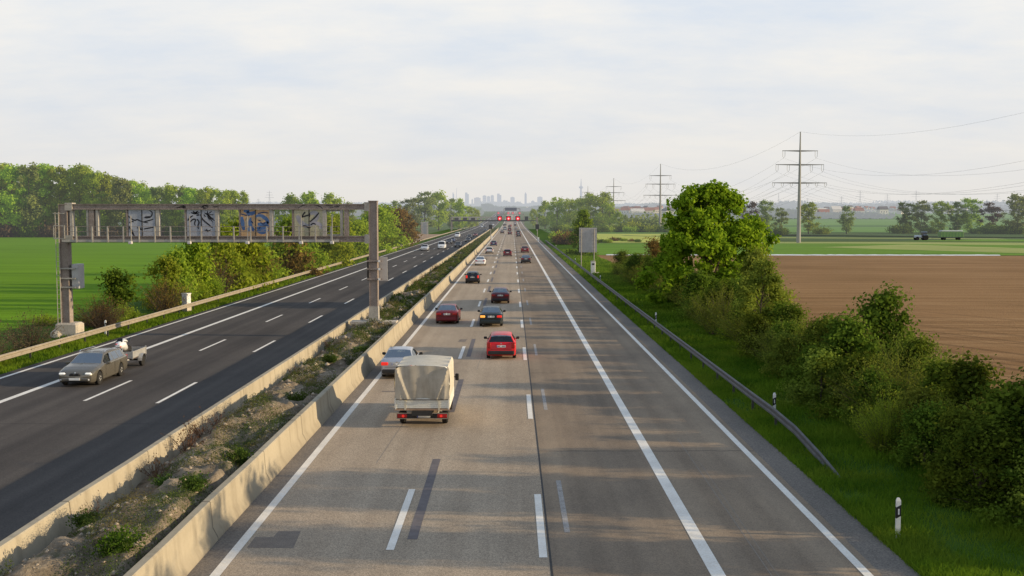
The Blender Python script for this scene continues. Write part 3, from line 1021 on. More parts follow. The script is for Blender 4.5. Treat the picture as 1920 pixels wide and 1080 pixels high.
# trees just off the right edge: their shadows fall across the near lanes
for i, (x, y, s) in enumerate([(17.5, 29.5, 1.45), (18.5, 25.5, 1.5), (17.5, 21, 1.4), (18.0, 16, 1.3), (20.5, 35, 1.1), (20.5, 31.5, 1.5), (15.8, 25.5, .9)]):
    plant('verge_bush', RSH[i % 3], x, y, i * 2.2, ['tall bush outside the frame shading the near shoulder', 'big bush outside the frame beside the tall one', 'big bush outside the frame by the bridge', 'bush outside the frame next to the bridge foot', 'bush at the edge of the ploughed field beyond the willows', 'tall bush at the field edge outside the frame', 'low bush outside the frame at the lower right'][i], 'bush', L_dark, s=s * .95, sz=s * 1.15, names=('trunk', 'crown'), group='bushes along the right verge')

# --- grass, weeds
def blades(x0, x1, y0, y1, n, h, w, r, fn=None):
    px_ = r.uniform(x0, x1, n); u = r.uniform(0, 1, n)
    py_ = y0 * (y1 / y0) ** u
    keep = vnoise(px_ * .8, py_ * .6, 9) + r.uniform(-.25, .35, n) > .32
    px_, py_ = px_[keep], py_[keep]; n = len(px_)
    z = np.zeros(n) if fn is None else fn(px_, py_)
    hh = h * r.uniform(.4, 1.3, n) * (.5 + vnoise(px_ * .5, py_ * .35, 4))
    a = r.uniform(0, 6.28, n); sc_ = np.clip(py_ / 40, .8, 4)
    ww = w * sc_
    lean = r.normal(size=(n, 2)) * .45
    b = np.stack([px_, py_, z - .03], -1)
    dx = np.stack([np.cos(a) * ww, np.sin(a) * ww, np.zeros(n)], -1)
    md = b + np.stack([lean[:, 0] * hh * .35, lean[:, 1] * hh * .35, hh * .6], -1)
    tp = b + np.stack([lean[:, 0] * hh, lean[:, 1] * hh, hh], -1)
    v = np.stack([b - dx, b + dx, md + dx * .7, md - dx * .7, md - dx * .7, md + dx * .7, tp + dx * .1, tp - dx * .1], 1).reshape(-1, 3)
    return v


def grass_obj(name, spans, mat, label):
    v = np.concatenate([blades(*s[:7], rng, *s[7:]) for s in spans])
    o = link_mesh(name, mesh_np(name, v, quads(len(v) // 4)), mat)
    return tag(o, label, 'grass', kind='stuff')


L_grass = leaf_mat('grass_blade', (.050, .115, .009), (.215, .31, .024), 0.42, HZ, (.20, .26, .025), .25)
grass_obj('verge_grass', [(9.40, 13.6, 20, 70, 70000, .22, .013), (9.45, 17, 60, 260, 60000, .30, .02), (9.36, 9.75, 20, 120, 9000, .14, .012), (12.8, 17, 24, 70, 26000, .32, .014)], L_grass, 'green grass on the verge behind the right shoulder')
grass_obj('roadside_grass', [(-30.5, -26.7, 50, 320, 60000, .24, .016)], L_grass, 'green grass strip under the left guard rail')


def weed_pts(n, y0, y1, thr, seed):
    r = np.random.default_rng(seed)
    x = r.uniform(-11.0, -8.0, n); u = r.uniform(0, 1, n); y = y0 * (y1 / y0) ** u
    bias = np.clip((x + 11) / 3, 0, 1) * .30
    far = np.clip((y - 60) / 120, 0, 1) * .16
    k = vnoise(x * .9 + 4, y * .5, 6) + bias + far > thr
    x, y = x[k], y[k]
    z = soil_h(x, y) + np.abs(r.normal(size=len(x))) * (.09 + .10 * vnoise(x * 1.3, y * 1.1, 8))
    return np.stack([x, y, z], -1), r


p_, r_ = weed_pts(120000, 16, 120, .62, 21)
p2_, _ = weed_pts(60000, 90, 600, .55, 22)
pn = np.concatenate([p_, p2_])
sz_ = np.clip(pn[:, 1:2] / 45, .7, 5) * .055
v = leaves_at(pn, norm(r_.normal(size=pn.shape) + np.array([0, 0, .6])), 1.0, r_, .6)
vv = v.reshape(-1, 4, 3); cc_ = vv.mean(1, keepdims=True); v = (cc_ + (vv - cc_) * sz_[:, None, :]).reshape(-1, 3)
o = link_mesh('median_weeds', mesh_np('median_weeds', v, quads(len(pn))), leaf_mat('leaf_median', (.040, .062, .016), (.12, .145, .035), 0.3, HZ, (.17, .12, .06), .9))
tag(o, 'low green weeds growing on the earth of the median', 'weeds', kind='stuff')

# stones and clods on the median earth
v, f = [], []
r = np.random.default_rng(5)
ico = [(0, 0, 1), (.9, 0, .1), (0, .9, .1), (-.9, 0, .1), (0, -.9, .1), (0, 0, -.6)]
icf = [(0, 1, 2), (0, 2, 3), (0, 3, 4), (0, 4, 1), (5, 2, 1), (5, 3, 2), (5, 4, 3), (5, 1, 4)]
for k in range(2400):
    x = r.uniform(-11.05, -8.05); y = 14 * (110 / 14) ** r.uniform(0, 1)
    s = .03 + .15 * r.uniform() ** 3
    s *= max(.8, y / 45)
    z = float(soil_h(np.array([x]), np.array([y]))[0])
    n0 = len(v)
    sq = r.uniform(.6, 1.3, 3); a = r.uniform(0, 6.28)
    for (p, q, w) in ico:
        p, q, w = p * sq[0] * s, q * sq[1] * s, w * sq[2] * s * .7
        v.append((x + p * math.cos(a) - q * math.sin(a), y + p * math.sin(a) + q * math.cos(a), z + w))
    f += [tuple(i + n0 for i in t) for t in icf]
o = link_mesh('median_rubble', mesh_np('median_rubble', v, f), M('clods', (.36, .30, .23), .95, .35, 2.5, fine=.5, spec=.05))
tag(o, 'pale stones and clods scattered over the median earth', 'rubble', kind='stuff')

DRY = [shoots(500 + k, .8, .45, 34, 5, .06, .14, .45, .007, .5) for k in range(3)]
GRB = [shoots(510 + k, .55, .38, 60, 22, .075, .16, .5, .006, .7) for k in range(3)]
for i, (x, y, s, lb) in enumerate([(-10.9, 28.2, 1.0, 'dry red brown weed leaning on the far barrier nearest the camera'), (-10.8, 32.6, 1.2, 'dark dry weed tuft between near and middle clumps'), (-10.7, 35.3, 1.5, 'large bushy red brown weed against the far barrier'),
                                   (-10.8, 37.6, 1.3, 'red brown weed right of the largest dry clump'), (-10.7, 39.0, 1.0, 'small dry weed at the end of the brown clumps'), (-10.7, 53, .9, 'low dry weed in the middle of the median'),
                                   (-10.6, 63, 1.1, 'dry weed before the median foundation'), (-10.7, 84, 1.4, 'dry brown weed just beyond the median foundation'), (-10.6, 118, 1.6, 'dry brown weed on the far barrier half way along'), (-10.7, 133, 1.6, 'dry weed overhanging the far barrier'), (-10.7, 150, 1.7, 'dry weed overhanging the barrier farthest away')]):
    plant('dry_weed', DRY[i % 3], x, y, i * 1.9, lb, 'weed', L_dry, M('dry_stem', (.13, .08, .055), .95, .2, 5), s, s, 'dry weeds on the median', ('stems', 'foliage'), z=float(soil_h(np.array([x]), np.array([y]))[0]) - .03)
for i, (x, y, s, lb) in enumerate([(-8.7, 23.6, 1.25, 'bright green leafy weed nearest the camera on the median'), (-10.6, 26.8, .9, 'small green tuft by the far barrier near the camera'), (-8.8, 44.5, 1.2, 'round green tuft beside the near barrier left of the truck'), (-8.4, 33, 1.1, 'green weed patch at the near barrier'), (-9.9, 30.6, .8, 'little green weed in the middle of the bare earth'),
                                   (-8.6, 28.8, 1.0, 'green weed in the shade of the near barrier'), (-9.4, 56, 1.0, 'small green weed before the foundation slab'), (-8.5, 61, 1.2, 'green weed by the near barrier before the foundation')]):
    plant('green_weed', GRB[i % 3], x, y, i * 1.3, lb, 'weed', L_weed if i else leaf_mat('leaf_fresh', (.035, .085, .01), (.11, .19, .02), .35, 0, None, 2), M('green_stem', (.07, .09, .03), .95, .2, 5), s, s, 'green weeds on the median', ('stems', 'foliage'), z=float(soil_h(np.array([x]), np.array([y]))[0]) - .03)

# ------------------------------------------------------------------ metal and paint
m_galv = M('galvanised', (.33, .31, .28), .55, .18, 2.5, metal=.35, haze=HZ, fine=.4)
m_galv_d = M('galvanised_dark', (.085, .08, .075), .55, .2, 2.5, metal=.4, haze=HZ, fine=.4)
m_steel = M('gantry_steel', (.285, .230, .195), .6, .2, 1.6, metal=.05, haze=HZ, fine=.6)
m_steel_l = M('gantry_frame', (.42, .385, .33), .6, .15, 2, haze=HZ, fine=.4)
m_dark = M('dark_metal', (.045, .042, .040), .6, .2, 3, haze=HZ)
m_black = M('black_plastic', (.020, .020, .021), .5, .15, 3, haze=HZ)
m_found = M('foundation', (.50, .44, .36), .92, .16, 1.6, fine=.5, haze=HZ)
m_wht = M('white_plastic', (.78, .77, .73), .45, .06, 2, haze=HZ, fine=.2)
m_sheet = M('sheet_grey', (.44, .43, .42), .5, .10, 1.5, metal=.2, haze=HZ, fine=.3)

# guard rails
WB = [(a * 1.2, b * 1.12) for a, b in [(.0, -.155), (.045, -.12), (.045, -.06), (.0, -.02), (.0, .02), (.045, .06), (.045, .12), (.0, .155), (-.012, .155), (-.012, .02), (-.012, -.02), (-.012, -.155)]]


def guardrail(path, side, label, post_step, y_posts, mat, posts_max=100):
    """side +1: the wave of the rail bulges to +x"""
    o = empty('guard_rail', (path[0][0], path[0][1], 0), 0, label, 'guard rail')
    ox, oy = path[0][0], path[0][1]
    prof = [(a * side, b) for a, b in WB]
    if side < 0:
        prof = prof[::-1]
    pth = [(x - ox, y - oy, z) for x, y, z in path]
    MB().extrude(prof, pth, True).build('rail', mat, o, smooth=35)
    ys = np.arange(y_posts[0], y_posts[1], post_step)
    far = MB()
    pm = None
    for k, y in enumerate(ys):
        i = max(j for j in range(len(path)) if path[j][1] <= y)
        a, b = path[i], path[min(i + 1, len(path) - 1)]
        t = (y - a[1]) / max(1e-6, b[1] - a[1])
        x = a[0] + (b[0] - a[0]) * t; z = a[2] + (b[2] - a[2]) * t
        if k < posts_max:
            if pm is None:
                pb = MB().box((0, 0, -.32), (.10, .055, .76)).box((side * .035, 0, 0), (.085, .14, .12))
                p = pb.build('post', m_galv_d, o); pm = p
            else:
                p = pm.copy(); col.objects.link(p); p.parent = o
            p.location = (x - side * .075 - ox, y - oy, z)
        else:
            far.box((x - side * .075 - ox, y - oy, z - .32), (.10, .055, .76))
    if far.v:
        far.build('far_posts', m_galv_d, o)['kind'] = 'stuff'
    return o


pr = [(10.42, 33.6, -.20), (10.36, 36, .16), (10.28, 39, .50), (10.22, 42.0, .62)] + [(10.20, y, .62) for y in (46, 60, 90, 130, 180, 240, 300)] + [(10.20, 330, .62), (10.3, 340, .05)]
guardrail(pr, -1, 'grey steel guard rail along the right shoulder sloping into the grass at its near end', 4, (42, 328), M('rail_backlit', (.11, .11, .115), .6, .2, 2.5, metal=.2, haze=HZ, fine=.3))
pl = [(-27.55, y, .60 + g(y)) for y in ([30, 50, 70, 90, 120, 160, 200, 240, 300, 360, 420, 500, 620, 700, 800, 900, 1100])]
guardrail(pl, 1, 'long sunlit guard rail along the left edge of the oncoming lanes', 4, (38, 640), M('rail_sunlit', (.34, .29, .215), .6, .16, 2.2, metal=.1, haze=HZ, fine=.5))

# guide posts
def guide_post_meshes():
    b = MB()
    pf = [(-.06, -.05), (.06, -.05), (.045, .05), (-.045, .05)]
    b.add([(x, y, -.1) for x, y in pf] + [(x, y, .96) for x, y in pf] + [(x * .55, y * .55, 1.03) for x, y in pf],
          [(0, 1, 5, 4), (1, 2, 6, 5), (2, 3, 7, 6), (3, 0, 4, 7), (4, 5, 9, 8), (5, 6, 10, 9), (6, 7, 11, 10), (7, 4, 8, 11), (8, 9, 10, 11)])
    k = MB()
    k.add([(-.063, -.056, .50), (.063, -.056, .57), (.063, -.056, .86), (-.063, -.056, .79), (-.05, .056, .50), (.05, .056, .57), (.05, .056, .86), (-.05, .056, .79)],
          [(0, 1, 2, 3), (7, 6, 5, 4), (1, 5, 6, 2), (4, 0, 3, 7), (3, 2, 6, 7), (4, 5, 1, 0)])
    r_ = MB().box((0, -.060, .68), (.036, .012, .15))
    return b, k, r_


gpm = None
def guide_post(x, y, label, s=1.0):
    global gpm
    o = empty('guide_post', (x, y, g(y)), random.uniform(-.1, .1), label, 'guide post', 'white guide posts along the motorway')
    if gpm is None:
        b, k, r_ = guide_post_meshes()
        gpm = (b.build('post', m_wht, o).data, k.build('black_band', m_black, o).data, r_.build('reflector', M('reflector', (.75, .75, .75), .3, .05), o).data)
    else:
        for nm, me in zip(('post', 'black_band', 'reflector'), gpm):
            link_mesh(nm, me, None, o)
    return o


for i, (x, y, lb) in enumerate([(9.95, 27.6, 'nearest white guide post with black band in the grass at lower right'), (10.75, 44.2, 'white guide post behind the bend of the right guard rail'), (10.75, 81, 'white guide post behind the right rail before the dark bushes'),
                                (10.65, 131, 'white guide post by the emergency phone on the right'), (10.6, 182, 'white guide post left of the grey board on the right'), (10.6, 262, 'white guide post beyond the grey board at the rail end'),
                                (-28.15, 75.0, 'guide post right of the concrete foot of the gantry'), (-28.0, 122, 'guide post behind the left rail beside a dark brown bush'), (-28.0, 174, 'guide post behind the left rail under the end of the gantry'),
                                (-28.0, 224, 'guide post behind the left rail beyond the gantry column'), (-28.0, 275, 'guide post left of the far signboard'), (-28.0, 330, 'guide post right of the far signboard')]):
    guide_post(x, y, lb)

# white cabinet behind the left rail
xx, Yd = at(338, 0, 93)[0], 93
o = empty('roadside_cabinet', (xx, Yd, 0), R(-24), 'white electrical cabinet standing behind the left guard rail', 'cabinet')
MB().box((0, 0, .2), (.62, .55, .5)).build('plinth', m_found, o)
MB().box((0, 0, .95), (.58, .50, 1.2), bev=.02).build('body', m_wht, o)
MB().box((0, 0, 1.58), (.66, .58, .07), bev=.02).build('lid', m_wht, o)
MB().box((0, -.257, .95), (.48, .012, 1.05)).build('door', m_wht, o)

# emergency phone post
xx, Yd = gp(1112, 514)
o = empty('emergency_phone', (xx, Yd, 0), 0, 'pale roadside phone pillar standing below the grey board on the right', 'phone pillar')
MB().box((0, 0, .85), (.62, .45, 1.8), bev=.05).build('body', m_wht, o)
MB().box((0, 0, 1.80), (.66, .5, .12), bev=.04).build('cap', M('phone_cap', (.55, .5, .4), .6, .1, 2), o)
MB().box((0, -.235, 1.42), (.34, .03, .22)).build('dark_opening', m_black, o)
MB().box((.55, .1, .12), (.7, .6, .3), bev=.05).build('plinth', m_found, o)

# signboards seen from the back
def board(x0, x1, yt, yb, ybase, label, mat, legs):
    xa, Yd = gp((x0 + x1) / 2, ybase)
    xl, zt = at(x0, yt, Yd); xr, zb = at(x1, yb, Yd)
    o = empty('signboard', (xa, Yd, 0), 0, label, 'signboard')
    w, h = xr - xl, zt - zb
    MB().box(((xl + xr) / 2 - xa, 0, (zt + zb) / 2), (w, .05, h)).build('panel', mat, o)
    fr = MB()
    for k in range(7):
        fr.box(((xl + xr) / 2 - xa, -.045, zb + h * (k + .5) / 7), (w * .98, .04, .035))
    fr.build('stiffener', mat, o)
    for lx in legs:
        q = xl + (xr - xl) * lx - xa
        MB().tube([(q, -.12, -.1), (q, -.12, zt - .2)], .07, 10).build('leg', m_galv, o)
    return o


board(1086, 1119, 427, 473, 505, 'large grey back of a signboard on two legs right of the motorway', m_sheet, (.12, .84))
board(789, 803, 416, 439, 448, 'small grey back of a signboard beyond the bushes left of the oncoming lanes', m_sheet, (.15, .85))

# ------------------------------------------------------------------ the near gantry
GY = 74.0
def gx(x): return at(x, 403, GY)[0]
def gz(y): return at(960, y, GY)[1]


gan = empty('sign_gantry', (gx(703), GY, 0), 0, 'brown steel sign gantry spanning the oncoming lanes with four painted panels', 'gantry')
GX0 = gx(703)
def lx(x): return gx(x) - GX0


def gpart(mb, name, mat, parent=gan, **k):
    return mb.build(name, mat, parent, **k)


zb0, zb1 = gz(453.5), gz(442.5)
zt0, zt1 = gz(393), gz(382.5)
# columns: H-shaped steel
def column(x, z0, z1, y=0):
    mb = MB()
    mb.box((x - .26, y, (z0 + z1) / 2), (.06, .62, z1 - z0)).box((x + .26, y, (z0 + z1) / 2), (.06, .62, z1 - z0))
    mb.box((x, y, (z0 + z1) / 2), (.46, .50, z1 - z0))
    mb.box((x, y, z1 + .02), (.64, .68, .05))
    return mb


gpart(column(lx(700), 1.15, gz(377.5)), 'column', m_steel)
gpart(MB().box((lx(700), 0, 1.62), (.66, .70, .95), taper=.94).box((lx(700), 0, 1.16), (.95, .95, .06)), 'column_foot', m_steel_l)
gpart(column(lx(121), .55, gz(384)), 'column', m_steel)
gpart(MB().box((lx(108), -.1, .15), (1.15, 1.5, 1.15), bev=.45).box((lx(125), 0, .28), (1.55, 1.3, 1.4), bev=.12), 'foundation', m_found)
gpart(MB().box((lx(700), 0, .98), (3.15, 1.2, .22), bev=.03).box((lx(700), 0, .45), (2.9, .75, .85)), 'median_foundation', m_found)
# beams
gpart(MB().box(((lx(694) + lx(128)) / 2, 0, (zt0 + zt1) / 2), (lx(694) - lx(128), .45, zt1 - zt0 - .06)).box(((lx(694) + lx(128)) / 2, 0, zt1 - .02), (lx(694) - lx(128), .62, .05)).box(((lx(694) + lx(128)) / 2, 0, zt0 + .02), (lx(694) - lx(128), .62, .05)), 'top_beam', m_steel)
gpart(MB().box(((lx(694) + lx(128)) / 2, 0, (zb0 + zb1) / 2), (lx(694) - lx(128), .45, zb1 - zb0 - .06)).box(((lx(694) + lx(128)) / 2, 0, zb1 - .02), (lx(694) - lx(128), .62, .05)).box(((lx(694) + lx(128)) / 2, 0, zb0 + .02), (lx(694) - lx(128), .62, .05)), 'bottom_beam', m_steel)
for zc in (zt0 + .2, zb0 + .2):
    gpart(MB().box((lx(689), 0, zc), (.34, .66, .60)), 'bracket', m_galv)
    gpart(MB().box((lx(132), 0, zc), (.5, .66, .52)), 'bracket', m_steel_l)
# uprights between the beams
for x, w, mt in ((136, .20, m_steel_l), (166, .14, m_galv), (173.5, .34, m_steel), (184, .16, m_steel_l), (239.5, .10, m_steel), (297, .24, m_steel_l), (349, .10, m_steel), (408, .24, m_steel_l), (450.5, .10, m_steel), (509.5, .22, m_steel_l), (550, .12, m_steel), (609, .24, m_steel_l), (641, .18, m_galv), (650, .30, m_steel)):
    gpart(MB().box((lx(x), -.05, (zb1 + zt0) / 2), (w, .36, zt0 - zb1)), 'upright', mt)
for zq in (zb1 + .07, zt0 - .07):
    gpart(MB().box((lx(625), -.06, zq), (lx(641) - lx(609), .1, .10)), 'panel_frame', m_galv)
# walkway with railing in front of the lower beam
gpart(MB().box(((lx(640) + lx(128)) / 2, -.75, zb0 + .02), (lx(640) - lx(128), .85, .07)), 'walkway', m_dark)
gpart(MB().box(((lx(640) + lx(128)) / 2, -1.16, zb0 + .10), (lx(640) - lx(128), .04, .16)), 'toe_board', m_steel_l)
zr = gz(424)
for x in (155, 184.5, 213, 242, 271, 300, 329, 357, 386, 416, 446, 477, 507, 537, 567, 597, 626):
    gpart(MB().box((lx(x), -1.18, (zb0 + zr) / 2), (.085, .07, zr - zb0)), 'railing_post', m_steel_l)
for k, zz in enumerate((zr - .02, (zr + zb0) / 2 + .18)):
    gpart(MB().tube([(lx(128), -1.18, zz), (lx(640), -1.18, zz)], .018, 6), 'handrail', m_steel)
# lamps under the walkway
for x in (256.5, 365, 472, 571, 628):
    lm = gpart(MB().box((lx(x), -1.35, zb0 - .02), (.24, .28, .19), bev=.03), 'lamp', M('lamp_grey', (.55, .53, .5), .5, .1, 3))
    gpart(MB().box((lx(x), -1.20, zb0 + .9), (.05, .05, 1.75)), 'lamp_arm', m_steel_l, lm)
# the four panels and their painting
def art_mat(name, c1, c2, sc_=1.1, c3=None):
    return M(name, c1, .6, .08, sc_, c2=c2, fine=.3, spec=.2)


def stroke(mb, P, w, ox, oz, sx, sz, y):
    pts = [(ox + a * sx, oz + b * sz) for a, b in P]
    # smooth the polyline
    for _ in range(2):
        q = [pts[0]]
        for a, b in zip(pts[:-1], pts[1:]):
            q += [(a[0] * .75 + b[0] * .25, a[1] * .75 + b[1] * .25), (a[0] * .25 + b[0] * .75, a[1] * .25 + b[1] * .75)]
        pts = q + [pts[-1]]
    n = len(pts); v = []
    for i, p in enumerate(pts):
        a, b = pts[max(0, i - 1)], pts[min(n - 1, i + 1)]
        dx, dz = b[0] - a[0], b[1] - a[1]
        l = math.hypot(dx, dz) or 1
        t = i / (n - 1)
        ww = w * (.35 + .65 * math.sin(math.pi * min(1, max(0, .12 + t * .8))))
        v += [(p[0] - dz / l * ww, y, p[1] + dx / l * ww), (p[0] + dz / l * ww, y, p[1] - dx / l * ww)]
    mb.add(v, [(2 * i + 1, 2 * i + 3, 2 * i + 2, 2 * i) for i in range(n - 1)])


def poly(mb, P, ox, oz, sx, sz, y):
    mb.add([(ox + a * sx, y, oz + b * sz) for a, b in P], [tuple(range(len(P)))])


pz0, pz1 = gz(444.5), gz(393.5)
ink = M('black_spray', (.022, .022, .026), .6, .2, 5)
arts = [
    (243, 292, art_mat('panel_silver', (.36, .37, .40), (.43, .44, .47)), 'silver grey panel with sweeping black lines',
     [(ink, .045, [[(.0, .78), (.08, .68), (.25, .60), (.32, .66), (.45, .58), (.75, .52)], [(.02, .52), (.10, .58), (.2, .56)], [(.02, .42), (.06, .25), (.15, .1), (.26, .0)], [(.32, .36), (.42, .28), (.55, .30)], [(.58, .30), (.75, .33), (.95, .36)], [(.6, .72), (.75, .70), (.88, .76), (.92, .92), (.8, .98)], [(.55, .55), (.75, .6), (.95, .66)]]),
      (ink, .075, [[(.36, .35), (.45, .30)], [(.62, .72), (.84, .74)], [(.04, .34), (.18, .08)]])]),
    (352, 405, art_mat('panel_grey', (.35, .36, .40), (.42, .43, .46)), 'grey panel with black spiky scribbles',
     [(ink, .05, [[(.03, .6), (.1, .72), (.22, .79)], [(.22, .95), (.3, .88), (.40, .96)], [(.28, .84), (.36, .93)], [(.15, .9), (.3, .85), (.45, .90)], [(.34, .80), (.45, .82)], [(.48, .84), (.52, .7), (.62, .58), (.78, .45), (.9, .34)], [(.12, .55), (.2, .66), (.32, .66), (.26, .5), (.3, .42)], [(.36, .66), (.44, .55), (.38, .42), (.40, .3)]]),
      (ink, .035, [[(.72, .82), (.62, .9)], [(.72, .82), (.74, .97)], [(.72, .82), (.88, .95)], [(.72, .82), (.95, .82)], [(.74, .80), (.95, .66)], [(.76, .76), (.92, .54)], [(.72, .80), (.80, .62)], [(.66, .74), (.60, .84)], [(.62, .27), (.74, .22), (.84, .27)], [(.68, .3), (.74, .18)], [(.8, .72), (.98, .6)], [(.68, .88), (.86, .72)]])]),
    (453, 507, art_mat('panel_orange', (.52, .33, .17), (.60, .40, .22)), 'orange panel covered in blue swirls',
     [(M('spray_blue', (.075, .14, .30), .6, .2, 3, c2=(.10, .19, .38)), .13, [[(.02, .75), (.06, .5), (.1, .25)], [(.2, .9), (.35, .85), (.5, .92)], [(.1, .98), (.3, .95)], [(.32, .72), (.3, .5), (.38, .3), (.46, .25)], [(.55, .25), (.75, .15), (.95, .28)], [(.55, .35), (.75, .32), (.97, .42)], [(.58, .48), (.8, .45), (.95, .55)], [(.5, .75), (.7, .80), (.9, .66), (.95, .5)], [(.2, .28), (.35, .3)]]),
      (M('spray_dark', (.03, .05, .12), .6, .2, 3), .04, [[(.36, .6), (.42, .5)], [(.6, .62), (.72, .6)], [(.68, .55), (.78, .46), (.84, .56)], [(.62, .3), (.7, .42)], [(.0, .85), (.2, .8), (.3, .78)], [(.58, .86), (.8, .92), (.95, .88)]]),
      (M('spray_tan', (.36, .30, .22), .6, .2, 3), .09, [[(.15, .4), (.2, .6), (.3, .75)], [(.55, .7), (.68, .7), (.76, .58)]])]),
    (553, 607, art_mat('panel_yellow', (.44, .40, .26), (.50, .46, .31)), 'pale yellow panel with a black sign like squiggle',
     [(M('spray_grey', (.33, .32, .34), .6, .15, 3), .16, [[(.10, .80), (.2, .55), (.38, .42), (.5, .40)], [(.55, .86), (.75, .92), (.8, .72), (.62, .5), (.5, .42)]]),
      (M('spray_lilac', (.42, .39, .42), .6, .15, 3), .12, [[(.62, .48), (.8, .52), (.92, .44), (.9, .3)]]),
      (ink, .05, [[(.38, .93), (.30, .82), (.25, .73)], [(.25, .73), (.4, .78), (.55, .83)], [(.52, .88), (.53, .74)], [(.86, .90), (.72, .72), (.54, .56)], [(.56, .44), (.66, .52), (.74, .46)], [(.30, .42), (.42, .40), (.5, .33), (.56, .36)]])]),
]
for x0, x1, mt, lb, sets in arts:
    a, b = lx(x0), lx(x1)
    p = gpart(MB().box(((a + b) / 2, -.13, (pz0 + pz1) / 2), (b - a, .16, pz1 - pz0)), 'panel', mt)
    p['label'] = lb
    for k, (im, w, lines) in enumerate(sets):
        mb = MB()
        for P in lines:
            stroke(mb, P, w, a, pz0, b - a, pz1 - pz0, -.214 - .003 * k)
        gpart(mb, 'graffiti', im, p)
    gpart(MB().box(((a + b) / 2 + .02, -.222, (pz0 + pz1) / 2), (.06, .03, pz1 - pz0)), 'middle_seam', m_dark, p)
# spray marks along the top beam
mb = MB()
rr = random.Random(4)
for k in range(30):
    x = lx(rr.choice([rr.uniform(328, 350), rr.uniform(372, 405), rr.uniform(610, 634)])); z = rr.uniform(zt0 + .08, zt1 - .08)
    stroke(mb, [(0, 0), (rr.uniform(.1, .3), rr.uniform(-.08, .08)), (rr.uniform(.2, .4), rr.uniform(-.1, .1))], .02, x, z, 1, 1, -.228)
gpart(mb, 'spray_marks', ink)
mb = MB(); cxg, rg = lx(583), .85
stroke(mb, [(cxg + rg * math.cos(R(a)), zt0 - .02 + .36 * math.sin(R(a)) * 1.0) for a in range(8, 175, 12)], .03, 0, 0, 1, 1, -.231)
gpart(mb, 'spray_arc', ink)
# ladder and box on the left column
mb = MB()
for q in (-.2, .2):
    mb.tube([(lx(112) + q * .55, -.5, .9), (lx(112) + q * .55, -.5, gz(398))], .025, 6)
zz = 1.0
while zz < gz(400):
    mb.tube([(lx(112) - .11, -.5, zz), (lx(112) + .11, -.5, zz)], .016, 5); zz += .32
gpart(mb, 'ladder', m_steel_l)
mb = MB()
for zz in (gz(400), gz(423), gz(447)):
    mb.box((lx(118), -.72, zz), (.75, .05, .05)).box((lx(111), -.5, zz), (.05, .45, .05))
for q in (-.36, .36):
    mb.box((lx(118) + q, -.72, (gz(422) + gz(447)) / 2), (.05, .05, gz(422) - gz(447)))
gpart(mb, 'ladder_cage', m_steel_l)
bx = gpart(MB().box((lx(140.5), .25, (gz(495) + gz(541)) / 2), (.50, .95, gz(495) - gz(541)), bev=.03), 'variable_sign', m_sheet)
bx['label'] = 'grey sign box clamped to the left column'
for yy in (503, 521.5, 538):
    gpart(MB().box((lx(128), -.36, gz(yy)), (1.05, .08, .09)), 'clamp', m_steel_l)
# double sign behind the right column
sgn = gpart(MB().box((lx(695), .52, (gz(482.5) + gz(527)) / 2), (lx(692) - lx(687) + .32, .12, gz(482.5) - gz(527))), 'variable_sign', m_dark)
s2 = gpart(MB().box((lx(713.5), .50, (gz(482.5) + gz(527)) / 2), (lx(724) - lx(703.5), .14, gz(482.5) - gz(527))), 'variable_sign', m_sheet)
s3 = gpart(MB().box((lx(691), .48, (gz(482.5) + gz(527)) / 2), (lx(697) - lx(686.5), .18, gz(482.5) - gz(527))), 'variable_sign', m_dark)
for yy in (489, 504, 523):
    gpart(MB().box((lx(703), -.36, gz(yy)), (1.05, .10, .11)), 'clamp', m_steel)
    gpart(MB().box((lx(711.5), -.40, gz(yy)), (.14, .14, .13)), 'clamp_end', m_wht)

# ------------------------------------------------------------------ far gantries
def emis(name, c, s):
    if name in MATS: return MATS[name]
    m, t, N, L = nt_new(name)
    e = N.new('ShaderNodeEmission'); e.inputs[0].default_value = (*c, 1); e.inputs[1].default_value = s
    o_ = N.new('ShaderNodeOutputMaterial'); L.new(e.outputs[0], o_.inputs[0])
    MATS[name] = m
    return m


FY = 570.0
o = empty('sign_gantry', (-8.5, FY, 0), 0, 'distant gantry across both carriageways with three red lit lane signals', 'gantry')
def fx(x): return at(x, 403, FY)[0] + 8.5
def fz(y): return at(960, y, FY)[1]
for x in (846.5, 1007):
    MB().box((fx(x), 0, fz(407) / 2), (.8, .8, fz(407))).build('column', m_steel, o)
MB().box(((fx(846) + fx(985)) / 2, 0, fz(413.8)), (fx(985) - fx(846), .8, .75)).build('bottom_beam', m_dark, o)
MB().box(((fx(985) + fx(1008)) / 2, 0, fz(413.8)), (fx(1008) - fx(985), .6, .45)).build('bottom_beam', m_dark, o)
MB().box(((fx(846) + fx(928)) / 2, 0, fz(407.2)), (fx(928) - fx(846), .7, .55)).build('top_beam', m_steel_l, o)
for x, w in ((848, 1.0), (862, 1.1), (881, 1.3), (893, 1.0), (902, .9), (912, .9), (922, .9)):
    MB().box((fx(x), 0, fz(410.5)), (w, .5, fz(407.5) - fz(413))).build('upright', m_steel_l, o)
for x, w in ((856, 2.2), (872, 2.2), (887, 2.0)):
    MB().box((fx(x), -.1, fz(410.4)), (w, .4, fz(408.2) - fz(412.6))).build('panel', m_dark, o)
for x in (937, 953.5, 971):
    s = MB().box((fx(x), -.6, fz(409.6)), (2.7, .5, 2.7), bev=.2).build('lane_signal', m_black, o)
    MB().disc_y((fx(x), -.90, fz(409.6)), 1.02, 20).build('red_lens', emis('signal_red', (1.0, .035, .06), .95), s)
    MB().disc_y((fx(x), -.95, fz(409.9)), .42, 16).build('bright_core', emis('signal_core', (1.0, .70, .64), 1.2), s)
